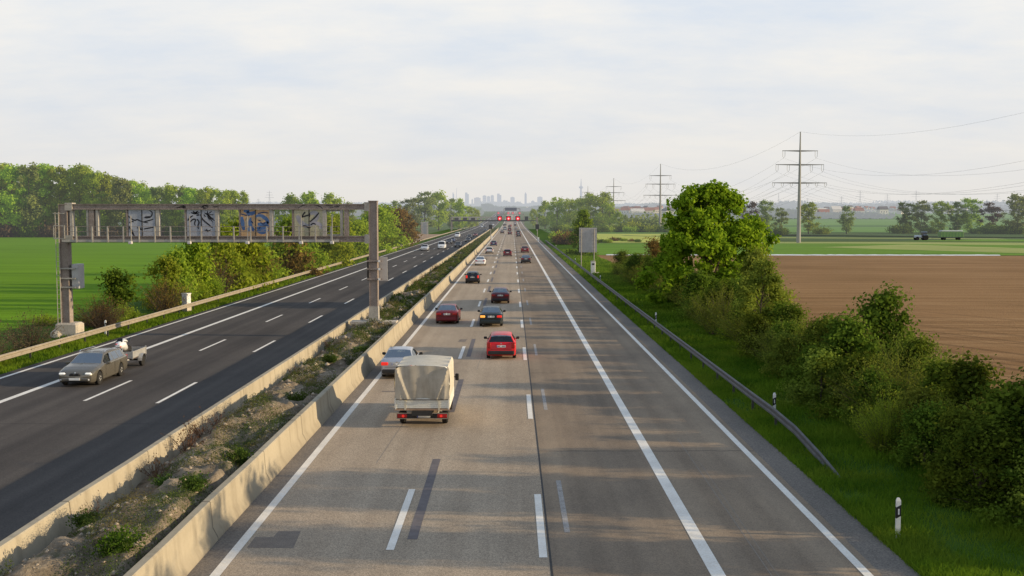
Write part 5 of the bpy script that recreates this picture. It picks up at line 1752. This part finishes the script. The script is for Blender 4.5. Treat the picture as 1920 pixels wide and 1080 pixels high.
def car(kind, label, X, Y, away, pmat, lit=False, blink=0, on=False, steer=0.0, lower=True, group=None, estate_rails=False, near=True):
    S = SHAPES[kind]; L_ = S['L']
    hw = max(s[4] for s in S['st'])
    cat = {'van': 'van'}.get(kind, 'car')
    o = empty({'sedan': 'saloon_car', 'hatch': 'hatchback_car', 'estate': 'estate_car', 'van': 'passenger_van'}[kind], (X, Y, g(Y)), (0 if away else math.pi) + steer, label, cat, group)
    for k, vf in BODY[kind].items():
        nm = k if isinstance(k, str) else k[0]
        mk(nm, vf, pmat if nm == 'body' else (m_clear if near else m_glass), o)
    if near:
        interior(o, S)
    wheels(o, S, hw)
    st = S['st']
    zt_ = S['tail']; wr_ = st[-2][4]
    # rear
    tall = kind in ('hatch', 'estate', 'van')
    for sd_ in (-1, 1):
        mt = m_lit if lit else m_red
        if blink == sd_: mt = m_amber
        if tall:
            y0 = -L_ * .5 + .035
            MB().box((sd_ * (wr_ - .13), y0, zt_ - .03), (.20, .16, .34 if kind != 'van' else .55), bev=.03).build('tail_light', mt, o)
        else:
            MB().box((sd_ * (wr_ - .19), -L_ * .5 + .03, zt_ - .05), (.36, .14, .17), bev=.03).build('tail_light', mt, o)
        # front
        MB().box((sd_ * (st[1][4] - .15), L_ * .5 - .05, .645 if kind != 'van' else .80), (.32, .14, .115), bev=.05).build('headlight', m_lamp_on if on else m_lamp, o)
        zm = S['st'][4][2] + .06 if kind != 'van' else 1.22
        yw = L_ / 2 - (S['ws'][0] + .075) * L_
        mr = MB().box((sd_ * (hw + .10), yw, zm), (.20, .11, .15), bev=.04).box((sd_ * (hw - .01), yw + .02, zm - .05), (.12, .05, .05))
        mr.build('mirror', pmat if kind == 'estate' else m_trim, o)
    MB().box((0, -L_ / 2 - .015, .40), (wr_ * 1.86, .14, .22), bev=.05).build('rear_bumper', m_trim if lower else pmat, o)
    MB().box((0, L_ / 2 - .02, .36), (st[1][4] * 1.75, .14, .17), bev=.05).build('front_bumper', m_trim if lower else pmat, o)
    MB().box((0, L_ / 2 + .0, .58 if kind != 'van' else .72), (.55, .05, .09), bev=.02).build('grille', m_trim, o)
    zp = zt_ - (.06 if not tall else .02)
    p = MB().box((0, -L_ / 2 - .01, zp - (.0 if not tall else .07)), (.52, .03, .12)).build('number_plate', m_plate, o)
    MB().box((-.235, -L_ / 2 - .0275, zp - (.0 if not tall else .07)), (.04, .004, .11)).build('plate_band', m_blue, p)
    for q in range(6):
        MB().box((-.16 + q * .068 + (.03 if q > 2 else 0), -L_ / 2 - .0272, zp - (.0 if not tall else .07)), (.036, .004, .07)).build('plate_mark', m_trim, p) if near and q in (0, 1, 3, 4, 5) else None
    if near:
        ys_, hh_ = -L_ / 2 - .004, (.62 if not tall else .60)
        MB().box((0, ys_, hh_), (wr_ * 1.5, .012, .014)).build('boot_seam', m_black, o)
        MB().tube([(0, ys_ + .01, zp + .09), (0, ys_ - .012, zp + .09)], .04, 10).build('badge', m_chrome, o)
    p = MB().box((0, L_ / 2 + .065, .40), (.52, .03, .11)).build('number_plate', m_plate, o)
    return o


P = {
    'silver': paint('silver', (.46, .48, .52), .30, .45), 'red': paint('red', (.60, .012, .016)), 'maroon': paint('maroon', (.105, .012, .020)), 'darkred': paint('dark_red', (.16, .012, .018)),
    'darkgreen': paint('dark_green', (.018, .026, .028)), 'black': paint('black', (.014, .013, .015)), 'white': paint('white', (.74, .75, .76)), 'grey': paint('grey', (.055, .055, .062)),
    'blue': paint('blue', (.025, .035, .095)), 'champagne': paint('champagne', (.185, .168, .135), .22, .5), 'palesilver': paint('pale_silver', (.60, .60, .61), .3, .3), 'wine': paint('wine', (.12, .02, .028)),
}
ga, go_ = 'cars driving away on the right carriageway', 'oncoming cars on the left carriageway'


def rear_at(kind, x, y):
    """place a car by where its rear wheels stand"""
    X, Yr = gp(x, y)
    S = SHAPES[kind]
    return X, Yr + S['L'] * (S['wr'] - .5)


def away(kind, x, y, label, pm, **k):
    X, Y = rear_at(kind, x, y)
    k.setdefault('near', Y < 190)
    return car(kind, label, X, Y, True, P[pm], group=ga, **k)


away('sedan', 748, 706, 'silver saloon car half hidden behind the covered truck', 'silver', lower=True, lit=True)
away('hatch', 940, 671, 'bright red hatchback in the middle lane, nearest of the red cars', 'red', lower=True)
away('sedan', 839, 606, 'dark red saloon in the left lane level with the black saloon', 'darkred', lower=False)
away('sedan', 921, 611, 'black saloon with its left amber indicator lit', 'darkgreen', lower=False, blink=-1, lit=True)
away('sedan', 938, 568, 'maroon saloon in front of the black saloon with the lit indicator', 'maroon', lower=True)
away('hatch', 886, 531, 'black hatchback with red lights in the left lane beside the barrier', 'black', lit=True, lower=False)
away('sedan', 900.5, 497.5, 'white saloon in the left lane ahead of the black hatchback', 'white', lower=False)
away('sedan', 986, 493.5, 'dark grey saloon in the right lane', 'grey', lower=True)
away('hatch', 917.5, 475.5, 'white hatchback farther ahead in the left lane', 'palesilver')
away('hatch', 951.5, 480.5, 'dark wine red hatchback in the middle lane ahead', 'wine', lower=False)
away('sedan', 984, 473.5, 'dark red saloon just ahead of the dark grey saloon', 'darkred', lower=False)
away('sedan', 925.5, 461, 'dark blue saloon ahead of the white hatchback', 'blue', lower=False)
away('sedan', 941.5, 438, 'dark far car in the left lane below the gantry', 'grey')
away('hatch', 956, 440, 'dark maroon far car in the middle lane below the gantry', 'maroon')
away('hatch', 972.5, 444, 'dark far car in the right lane below the gantry', 'grey')
away('van', 971.5, 440.5, 'dark far van right ahead of the dark car in the right lane', 'grey')
away('van', 946.5, 431, 'pale far van in the left lane below the red signals', 'palesilver')
away('sedan', 968.3, 430, 'pale far car in the right lane below the red signals', 'palesilver')
away('van', 955.5, 433.5, 'dark far van in the middle lane below the red signals', 'wine')
away('hatch', 945, 424.5, 'tiny dark car under the left red signal', 'black')
away('hatch', 966, 424.5, 'tiny dark car under the right red signal', 'grey')
away('hatch', 955, 426.5, 'tiny dark car under the middle red signal', 'maroon')


def onc(kind, x, y, label, pm, **k):
    X, Yf = gp(x, y)
    S = SHAPES[kind]
    k.setdefault('near', False)
    return car(kind, label, X, Yf + S['L'] * (.5 - S['wf']), False, P[pm], group=go_, **k)


def extra_far(kind, X, Y, aw, label, pm, **k):
    return car(kind, label, X, Y, aw, P[pm], group=ga if aw else go_, near=False, **k)


onc('sedan', 796, 470, 'silver oncoming saloon, nearest after the champagne estate', 'palesilver', on=False, lower=False)
onc('van', 828, 467, 'white oncoming passenger van', 'white', lower=False)
onc('sedan', 858.5, 464, 'black oncoming saloon in the lane beside the barrier', 'black', on=False)
onc('hatch', 842, 457.5, 'dark oncoming car behind the white passenger van', 'grey')
onc('sedan', 848, 454.5, 'black oncoming car close behind another dark car', 'blue')
onc('sedan', 877.5, 454, 'black oncoming car with bright headlights by the barrier', 'black', on=True)
onc('van', 857.5, 445, 'white oncoming delivery van in the outer lane', 'white', lower=False)
onc('hatch', 880, 447, 'dark oncoming car left of the red one', 'black')
onc('hatch', 891, 443.5, 'dark red oncoming car with a bright headlight', 'darkred', on=True)
onc('sedan', 910, 434, 'dark oncoming car with two bright headlights below the far gantry', 'grey', on=True)
onc('van', 904.5, 427.5, 'white oncoming van under the far gantry', 'white')
for k, (X, Y, aw, kd, pm, lb) in enumerate([(-20.8, 760, False, 'van', 'white', 'tiny white oncoming van beyond the far gantry'), (-14, 800, False, 'sedan', 'white', 'tiny pale oncoming car beyond the far gantry'), (-17.3, 900, False, 'hatch', 'grey', 'tiny dark oncoming car far up the road'), (-5, 820, True, 'hatch', 'grey', 'tiny dark car driving away beyond the far gantry'), (-1.2, 760, True, 'hatch', 'red', 'tiny red car driving away beyond the far gantry'), (2.6, 880, True, 'van', 'palesilver', 'tiny pale van driving away far up the road'), (-5, 980, True, 'hatch', 'palesilver', 'tiny pale car farthest up the left lane'), (-17.4, 690, False, 'sedan', 'grey', 'tiny dark oncoming car just beyond the far gantry'), (-14, 1000, False, 'van', 'palesilver', 'tiny pale van farthest away on the oncoming side')]):
    extra_far(kd, X, Y, aw, lb, pm, on=not aw)

# ---- the champagne estate with its trailer
Sx = SHAPES['estate']
Xf, Yf = gp(150, 721)
EX, EY = Xf + .1, Yf + Sx['L'] * (.5 - Sx['wf'])
est = car('estate', 'champagne grey estate car towing a trailer towards the camera', EX, EY, False, P['champagne'], lower=False, on=True)
hw = .92
for sd_ in (-1, 1):
    MB().tube([(sd_ * .62, 2.42 - 4.84 * .45, 1.45), (sd_ * .63, 2.42 - 4.84 * .5, 1.51), (sd_ * .62, 2.42 - 4.84 * .84, 1.48), (sd_ * .61, 2.42 - 4.84 * .88, 1.43)], .022, 6).build('roof_rail', m_chrome, est)
    MB().box((sd_ * .13, 2.44, .61), (.20, .06, .13), bev=.04).build('kidney_grille', m_black, est)
    for fr in (.46, .62):
        MB().box((sd_ * .915, 2.42 - 4.84 * fr - .12, .84), (.03, .17, .035), bev=.012).build('door_handle', P['champagne'], est)
    for fr in (.33, .583, .745):
        MB().box((sd_ * .9175, 2.42 - 4.84 * fr, .62), (.006, .012, .55)).build('door_seam', m_black, est)
    MB().box((sd_ * .60, 2.43, .36), (.20, .06, .09), bev=.03).build('fog_light', m_lamp, est)
MB().box((0, 2.41, .29), (1.05, .08, .10), bev=.03).build('air_intake', m_black, est)
MB().tube([(0, 2.36, .695), (0, 2.38, .70)], .03, 12).build('badge', m_chrome, est)
mb = MB().tube([(.36, 2.42 - 4.84 * .50, .95), (.36, 2.42 - 4.84 * .495, 1.12), (.36, 2.42 - 4.84 * .50, 1.22), (.36, 2.42 - 4.84 * .50, 1.28)], [.16, .10, .105, .05], 10)

# trailer
TX, TYc = EX - .15, EY + 2.42 + 2.65
tr = empty('box_trailer', (TX, TYc, 0), math.pi + .02, 'low silver trailer with drop sides carrying a white motorcycle', 'trailer')
m_alu = M('aluminium', (.48, .47, .45), .42, .12, 2, metal=.4, obj=True, fine=.3)
MB().box((0, 0, .54), (1.36, 2.3, .06)).build('floor', M('plywood', (.12, .09, .07), .8, .2, 2, obj=True), tr)
for sd_ in (-1, 1):
    MB().box((sd_ * .68, 0, .74), (.035, 2.3, .36)).box((sd_ * .70, 0, .90), (.03, 2.32, .05)).box((sd_ * .70, 0, .60), (.03, 2.32, .04)).build('side_board', m_alu, tr)
    t = MB().lathe_x((sd_ * .80, -.1, .30), [(-.09, .17), (-.09, .27), (-.06, .30), (.06, .30), (.09, .27), (.09, .17)], 20).build('wheel', m_tyre, tr, smooth=30)
    MB().lathe_x((sd_ * .87, -.1, .30), [(-.01, .18), (.02, .18), (.02, .1)], 16).build('rim', m_rim, t)
    mb = MB(); pr2 = []
    for k in range(9):
        a = math.pi * (k / 8)
        pr2.append((-.1 + .38 * math.cos(a), .32 + .36 * math.sin(a)))
    for a, b in zip(pr2[:-1], pr2[1:]):
        mb.add([(sd_ * .70, a[0], a[1]), (sd_ * .93, a[0], a[1]), (sd_ * .93, b[0], b[1]), (sd_ * .70, b[0], b[1]), (sd_ * .70, a[0], a[1] + .02), (sd_ * .93, a[0], a[1] + .02), (sd_ * .93, b[0], b[1] + .02), (sd_ * .70, b[0], b[1] + .02)], [(0, 1, 2, 3), (7, 6, 5, 4), (1, 5, 6, 2), (0, 3, 7, 4)])
    mb.build('mudguard', m_alu, tr)
    for y in (-1.14, 1.14):
        MB().box((sd_ * .69, y, .75), (.07, .06, .46)).build('corner_post', m_alu, tr)
MB().box((0, 1.15, .74), (1.36, .035, .36)).build('front_board', m_alu, tr)
MB().box((0, -1.15, .74), (1.36, .035, .36)).build('tailgate', m_alu, tr)
MB().tube([(-.5, 1.1, .48), (0, 2.1, .46), (0, 2.75, .46)], .045, 8).tube([(.5, 1.1, .48), (0, 2.1, .46)], .045, 8).build('drawbar', m_alu, tr)
MB().box((0, -.1, .34), (1.4, .09, .09)).build('axle', m_dark, tr)
# motorcycle on the trailer, its front towards the car
mo = empty('motorcycle', (TX - .05, TYc - .12, .57), math.pi + .03, 'white and red motorcycle standing on the silver trailer', 'motorcycle')
mo.scale = (1.0, 1.08, .84)
for y, r_ in ((.68, .30), (-.68, .30)):
    t = MB().lathe_x((0, y, .30), [(-.06, .20), (-.06, .26), (-.03, .30), (.03, .30), (.06, .26), (.06, .20)], 20).build('wheel', m_tyre, mo, smooth=30)
    MB().lathe_x((0, y, .30), [(-.05, .19), (.05, .19)], 14).build('rim', m_rim, t)
def loft(sections, n=10):
    mb = MB(); v = []; f = []
    for (y, zc, a, b) in sections:
        for k in range(n):
            w = 2 * math.pi * k / n
            v.append((a * math.cos(w), y, zc + b * math.sin(w)))
    for i in range(len(sections) - 1):
        for k in range(n):
            j = (k + 1) % n
            f.append((i * n + k, i * n + n + k, i * n + n + j, i * n + j))
    f.append(tuple(range(n))); f.append(tuple(range(len(v) - 1, len(v) - n - 1, -1)))
    return mb.add(v, f)
fa = loft([(.98, .80, .06, .08), (.90, .82, .20, .20), (.62, .82, .27, .30), (.35, .72, .26, .34), (.05, .58, .20, .24), (-.15, .52, .12, .14)], 14).build('fairing', M('fairing_white', (.80, .79, .78), .3, .03, 3, coat=.6, obj=True), mo, smooth=50)
MB().box((0, .985, .82), (.22, .05, .16), bev=.03).build('headlight', m_lamp, fa)
MB().box((.10, .955, .90), (.12, .08, .11), bev=.03).box((-.10, .94, .74), (.10, .10, .09), bev=.03).build('red_marking', M('fairing_red', (.55, .02, .02), .4, .1, 4), fa)
loft([(.45, .98, .10, .08), (.25, 1.02, .18, .13), (-.05, .96, .16, .12), (-.2, .90, .1, .08)], 12).build('tank', M('tank_white', (.70, .69, .68), .3, .1, 3, coat=.6, obj=True), mo, smooth=50)
loft([(-.12, .88, .12, .06), (-.45, .90, .15, .07), (-.80, 1.00, .10, .08), (-1.0, 1.06, .05, .04)], 10).build('seat', m_black, mo, smooth=50)
MB().box((0, -.05, .45), (.30, .5, .36), bev=.08).build('engine', m_dark, mo)
MB().tube([(-.30, .50, 1.02), (0, .58, 1.04), (.30, .50, 1.02)], .022, 6).build('handlebar', m_black, mo)
for sd_ in (-1, 1):
    MB().tube([(sd_ * .10, .68, .30), (sd_ * .10, .52, .98)], .03, 6).build('fork', m_chrome, mo)
    MB().tube([(sd_ * .12, -.68, .30), (sd_ * .13, -.1, .42)], .03, 6).build('swing_arm', m_dark, mo)
MB().add([(-.17, .80, 1.02), (.17, .80, 1.02), (.12, .62, 1.24), (-.12, .62, 1.24)], [(0, 1, 2, 3)]).build('screen', m_glass, mo)

# ---- the covered truck
KX, KY = gp(795.5, 793)
tk = empty('covered_truck', (KX, KY, 0), 0, 'white drop side truck with a dusty grey canvas cover driving away', 'truck')
m_tw = M('truck_white', (.70, .68, .60), .5, .07, 2, obj=True, fine=.3)
m_frame = M('chassis', (.035, .033, .032), .7, .2, 3, obj=True)
BW, Y0, Y1 = 1.06, -.95, 2.10
MB().box((0, (Y0 + Y1) / 2 + .6, .58), (.8, Y1 - Y0 + 1.6, .16)).build('chassis', m_frame, tk)
MB().box((0, (Y0 + Y1) / 2, .72), (BW * 2, Y1 - Y0, .06)).build('load_floor', M('floor_wood', (.32, .22, .15), .8, .2, 2, obj=True), tk)


def slat_board(c, L_, axis, z0, z1, n):
    mb = MB()
    hgt = (z1 - z0) / n
    for k in range(n):
        z = z0 + hgt * (k + .5)
        if axis == 'x':
            mb.box((c[0], c[1], z), (L_, .03, hgt * .86), bev=.012)
        else:
            mb.box((c[0], c[1], z), (.03, L_, hgt * .86), bev=.012)
    if axis == 'x': mb.box((c[0], c[1] + .008, (z0 + z1) / 2), (L_ - .02, .012, z1 - z0))
    else: mb.box((c[0] * .992, c[1], (z0 + z1) / 2), (.012, L_ - .02, z1 - z0))
    return mb


zb_, zt_ = .76, 1.16
slat_board((0, Y0 - .02), BW * 2, 'x', zb_, zt_, 5).build('tailboard', m_tw, tk)
for sd_ in (-1, 1):
    slat_board((sd_ * (BW + .01), (Y0 + Y1) / 2), Y1 - Y0, 'y', zb_, zt_, 5).build('side_board', m_tw, tk)
    MB().box((sd_ * .66, Y0 - .045, .94), (.07, .03, .46)).build('strap', M('strap', (.60, .55, .43), .8, .1, 4), tk)
    MB().box((sd_ * (BW - .03), Y0 - .03, .95), (.05, .06, .44)).build('corner_post', m_tw, tk)
MB().box((0, Y0 - .03, .715), (BW * 2 + .06, .05, .06)).build('rear_sill', M('sill', (.36, .24, .16), .7, .2, 3, obj=True), tk)
# canvas cover
TZ = 2.48
def canvas_mat():
    m, t, N, L = nt_new('canvas')
    p = N.new('ShaderNodeTexCoord').outputs['Object']
    a = ramp(N, L, noise(N, L, p, 1.6, 5, .65), [(.3, 0.0), (.7, 1.0)])
    c = mix_c(N, L, a, (.34, .305, .245), (.52, .47, .385))
    st = noise(N, L, p, 1.0, 4, .6, (3.2, 1, .5))
    c = mix_c(N, L, math_n(N, L, 'MULTIPLY', ramp(N, L, st, [(.5, 0.0), (.7, 1.0)]), .4), c, (.22, .195, .155))
    b = N.new('ShaderNodeBsdfPrincipled'); b.inputs['Roughness'].default_value = .75; b.inputs['Specular IOR Level'].default_value = .2
    L.new(c, b.inputs['Base Color'])
    finish(t, N, L, b.outputs[0], 0)
    return m
m_can = canvas_mat()
m_can_l = M('canvas_light', (.58, .53, .43), .7, .10, 1.5, obj=True, fine=.3)
prof = []
for k in range(5): prof.append((-BW - .015 + .01 * math.sin(k * 2), 1.10 + (TZ - .30 - 1.10) * k / 4))
for k in range(1, 4):
    a = math.pi / 2 * k / 4
    prof.append((-BW + .09 * (1 - math.cos(a)), TZ - .30 + .22 * math.sin(a)))
for k in range(7):
    t = k / 6; prof.append((-BW + .09 + (BW * 2 - .18) * t, TZ - .08 + .07 * math.sin(math.pi * t)))
prof += [(-x, z) for x, z in prof[:8][::-1]]
ny = 26
rr = np.random.default_rng(3)
V, Fc = [], []
for i in range(ny + 1):
    t = i / ny; y = Y0 + (Y1 + .02 - Y0) * t
    sagv = .030 * abs(math.sin(t * math.pi * 3)) 
    for k, (x, z) in enumerate(prof):
        dz = -sagv if 7 < k < 15 else 0
        sx = 1 - .016 * abs(math.sin(t * math.pi * 3)) if z > 1.3 else 1
        wob = .012 * math.sin(k * 1.7 + i * 1.1)
        V.append((x * sx + (wob if z < TZ - .35 else 0), y, z + dz + .008 * math.sin(i * 2.1 + k)))
n_ = len(prof)
for i in range(ny):
    for k in range(n_ - 1):
        Fc.append((i * n_ + k, i * n_ + k + 1, (i + 1) * n_ + k + 1, (i + 1) * n_ + k))
cv = mk('canvas_cover', (V, Fc), m_can_l, tk, 60)
# rear flap: a sheet with gathered folds
V, Fc = [], []
nx, nz = 44, 26
for j in range(nz + 1):
    v_ = j / nz
    for i in range(nx + 1):
        u = i / nx; x = -BW + .01 + (BW * 2 - .02) * u
        topz = TZ - .10 + .07 * math.sin(math.pi * u) - .10 * (abs(2 * u - 1) ** 14)
        z = 1.13 + (topz - 1.13) * v_
        c = abs(2 * u - 1)
        fold = .085 * math.exp(-((c - (.55 + .42 * v_)) / .055) ** 2) + .05 * math.exp(-((c - (.80 + .12 * v_)) / .05) ** 2)
        wave = .022 * math.sin(u * 21 + v_ * 2.2) * (1 - v_ * .5) + .03 * math.sin(u * 8 + .6) * (1 - v_) 
        y = Y0 - .03 - fold - wave * .8 - .05 * math.sin(math.pi * u) * math.sin(math.pi * v_ * .9)
        V.append((x, y, z))
for j in range(nz):
    for i in range(nx):
        a = j * (nx + 1) + i
        Fc.append((a, a + 1, a + nx + 2, a + nx + 1))
mk('rear_flap', (V, Fc), m_can, tk, 70)
MB().tube([(-BW + .03, Y0 - .05, 1.13), (-.5, Y0 - .10, 1.115), (.5, Y0 - .10, 1.115), (BW - .03, Y0 - .05, 1.13)], .018, 6).build('flap_hem', M('hem', (.10, .085, .07), .8, .2, 4), tk)
# rear lights bar
MB().box((0, Y0 + .02, .47), (1.98, .12, .20), bev=.02).build('light_bar', m_frame, tk)
MB().box((0, Y0 - .045, .575), (2.0, .03, .02)).box((0, Y0 - .045, .365), (2.0, .03, .02)).box((-.99, Y0 - .045, .47), (.02, .03, .21)).box((.99, Y0 - .045, .47), (.02, .03, .21)).build('bar_edge', M('bar_edge', (.42, .34, .26), .6, .1, 4), tk)
for sd_ in (-1, 1):
    lb = MB().box((sd_ * .78, Y0 - .05, .47), (.38, .05, .15), bev=.02).build('tail_light', m_red, tk)
    MB().disc_y((sd_ * .74, Y0 - .082, .47), .055, 12, 1, .01).build('lit_bulb', m_lit, lb)
p = MB().box((.06, Y0 - .05, .47), (.52, .03, .12)).build('number_plate', m_plate, tk)
MB().box((-.175, Y0 - .0675, .47), (.045, .005, .11)).build('plate_band', m_blue, p)
for sd_ in (-1, 1):
    for y, r_ in ((0, .33), (3.05, .33)):
        t = MB().lathe_x((sd_ * .84, y, r_), [(-.11, .2), (-.11, .29), (-.07, r_), (.07, r_), (.11, .29), (.11, .2)], 22).build('wheel', m_tyre, tk, smooth=30)
        MB().lathe_x((sd_ * .93, y, r_), [(-.01, .2), (.02, .2), (.02, .1)], 16).build('rim', m_rim, t)
    MB().box((sd_ * .80, -.55, .42), (.32, .02, .3)).build('mud_flap', m_black, tk)
    MB().box((sd_ * 1.17, 2.92, 1.42), (.16, .10, .30), bev=.03).box((sd_ * 1.05, 2.95, 1.42), (.2, .04, .04)).build('mirror', m_black, tk)
# cab
CB = {'L': 2.1, 'st': [(0, .45, .75, .85, .80), (.03, .35, .95, 1.05, .90), (.28, .35, 1.12, 1.22, .95), (.34, .35, 1.13, 1.35, .95), (.62, .35, 1.15, 1.92, .95), (.75, .35, 1.15, 1.97, .95), (.93, .35, 1.15, 1.97, .95), (1.0, .35, 1.15, 1.94, .94)], 'ws': (.28, .62), 'rw': (2, 3), 'side': [(.34, .93)], 'wf': .43, 'wr': 3.0, 'wheel': .33, 'wt': .14}
for k, vf in body_meshes(CB).items():
    nm = k if isinstance(k, str) else k[0]
    vv = [(x, y + 3.20, z) for x, y, z in vf[0]]
    mk('cab' if nm == 'body' else nm, (vv, vf[1]), m_tw if nm == 'body' else m_glass, tk)
for sd_ in (-1, 1):
    MB().box((sd_ * .68, 4.24, .80), (.3, .1, .2), bev=.03).build('headlight', m_lamp, tk)

# ---- tractor with its green trailer in the far field
xx, Yd = gp(1729, 450.5)
tc = empty('farm_tractor', (xx, Yd, 0), R(90), 'blue grey tractor working in the far field on the right', 'tractor')
m_tb = M('tractor_blue', (.20, .28, .46), .5, .15, 1, haze=HZ); m_tg = M('tractor_bonnet', (.50, .54, .62), .5, .1, 1, haze=HZ)
MB().box((0, 1.4, 1.25), (1.0, 2.3, .85), bev=.15).build('bonnet', m_tg, tc)
MB().box((0, 0, .95), (.9, 3.4, .5), bev=.1).build('chassis', m_dark, tc)
MB().box((0, -.55, 2.0), (1.5, 1.5, 1.3), taper=.9).build('cab', m_glass, tc)
MB().box((0, -.55, 2.72), (1.6, 1.7, .16), bev=.05).build('cab_roof', m_tb, tc)
MB().tube([(.3, 1.1, 1.6), (.3, 1.1, 2.5)], .06, 6).build('exhaust', m_dark, tc)
for sd_ in (-1, 1):
    MB().lathe_x((sd_ * .95, -.8, .92), [(-.25, .5), (-.25, .85), (-.15, .92), (.15, .92), (.25, .85), (.25, .5)], 18).build('rear_wheel', m_tyre, tc)
    MB().lathe_x((sd_ * .9, 1.9, .6), [(-.18, .3), (-.18, .55), (-.1, .6), (.1, .6), (.18, .55), (.18, .3)], 16).build('front_wheel', m_tyre, tc)
    MB().box((sd_ * .95, -.8, 1.75), (.55, 1.5, .12), bev=.04).build('mudguard', m_tb, tc)
xx2, _ = gp(1776, 450)
tt = empty('farm_trailer', (xx2, Yd + 1, 0), R(90), 'high green farm trailer with a pale load behind the tractor', 'trailer')
MB().box((0, 0, 1.9), (2.4, 7.6, 1.7), bev=.05).build('box', M('trailer_green', (.13, .25, .05), .6, .15, .8, haze=HZ), tt)
mb = MB()
for k in range(8):
    mb.box((0, -3.5 + k, 1.9), (2.52, .12, 1.75))
mb.build('ribs', M('trailer_rib', (.19, .31, .07), .6, .1, 1, haze=HZ), tt)
MB().box((0, 0, 3.0), (2.3, 7.3, .5), bev=.22).build('pale_cover', M('trailer_cover', (.52, .55, .52), .7, .1, 1, haze=HZ), tt)
MB().box((0, 0, .92), (1.0, 7.4, .25)).build('chassis', m_dark, tt)
MB().tube([(0, 3.6, .8), (0, 6.4, .7)], .08, 6).build('drawbar', m_dark, tt)
for sd_ in (-1, 1):
    for y in (-2.4, 2.4):
        MB().lathe_x((sd_ * .95, y, .5), [(-.15, .25), (-.15, .45), (.15, .45), (.15, .25)], 14).build('wheel', m_tyre, tt)
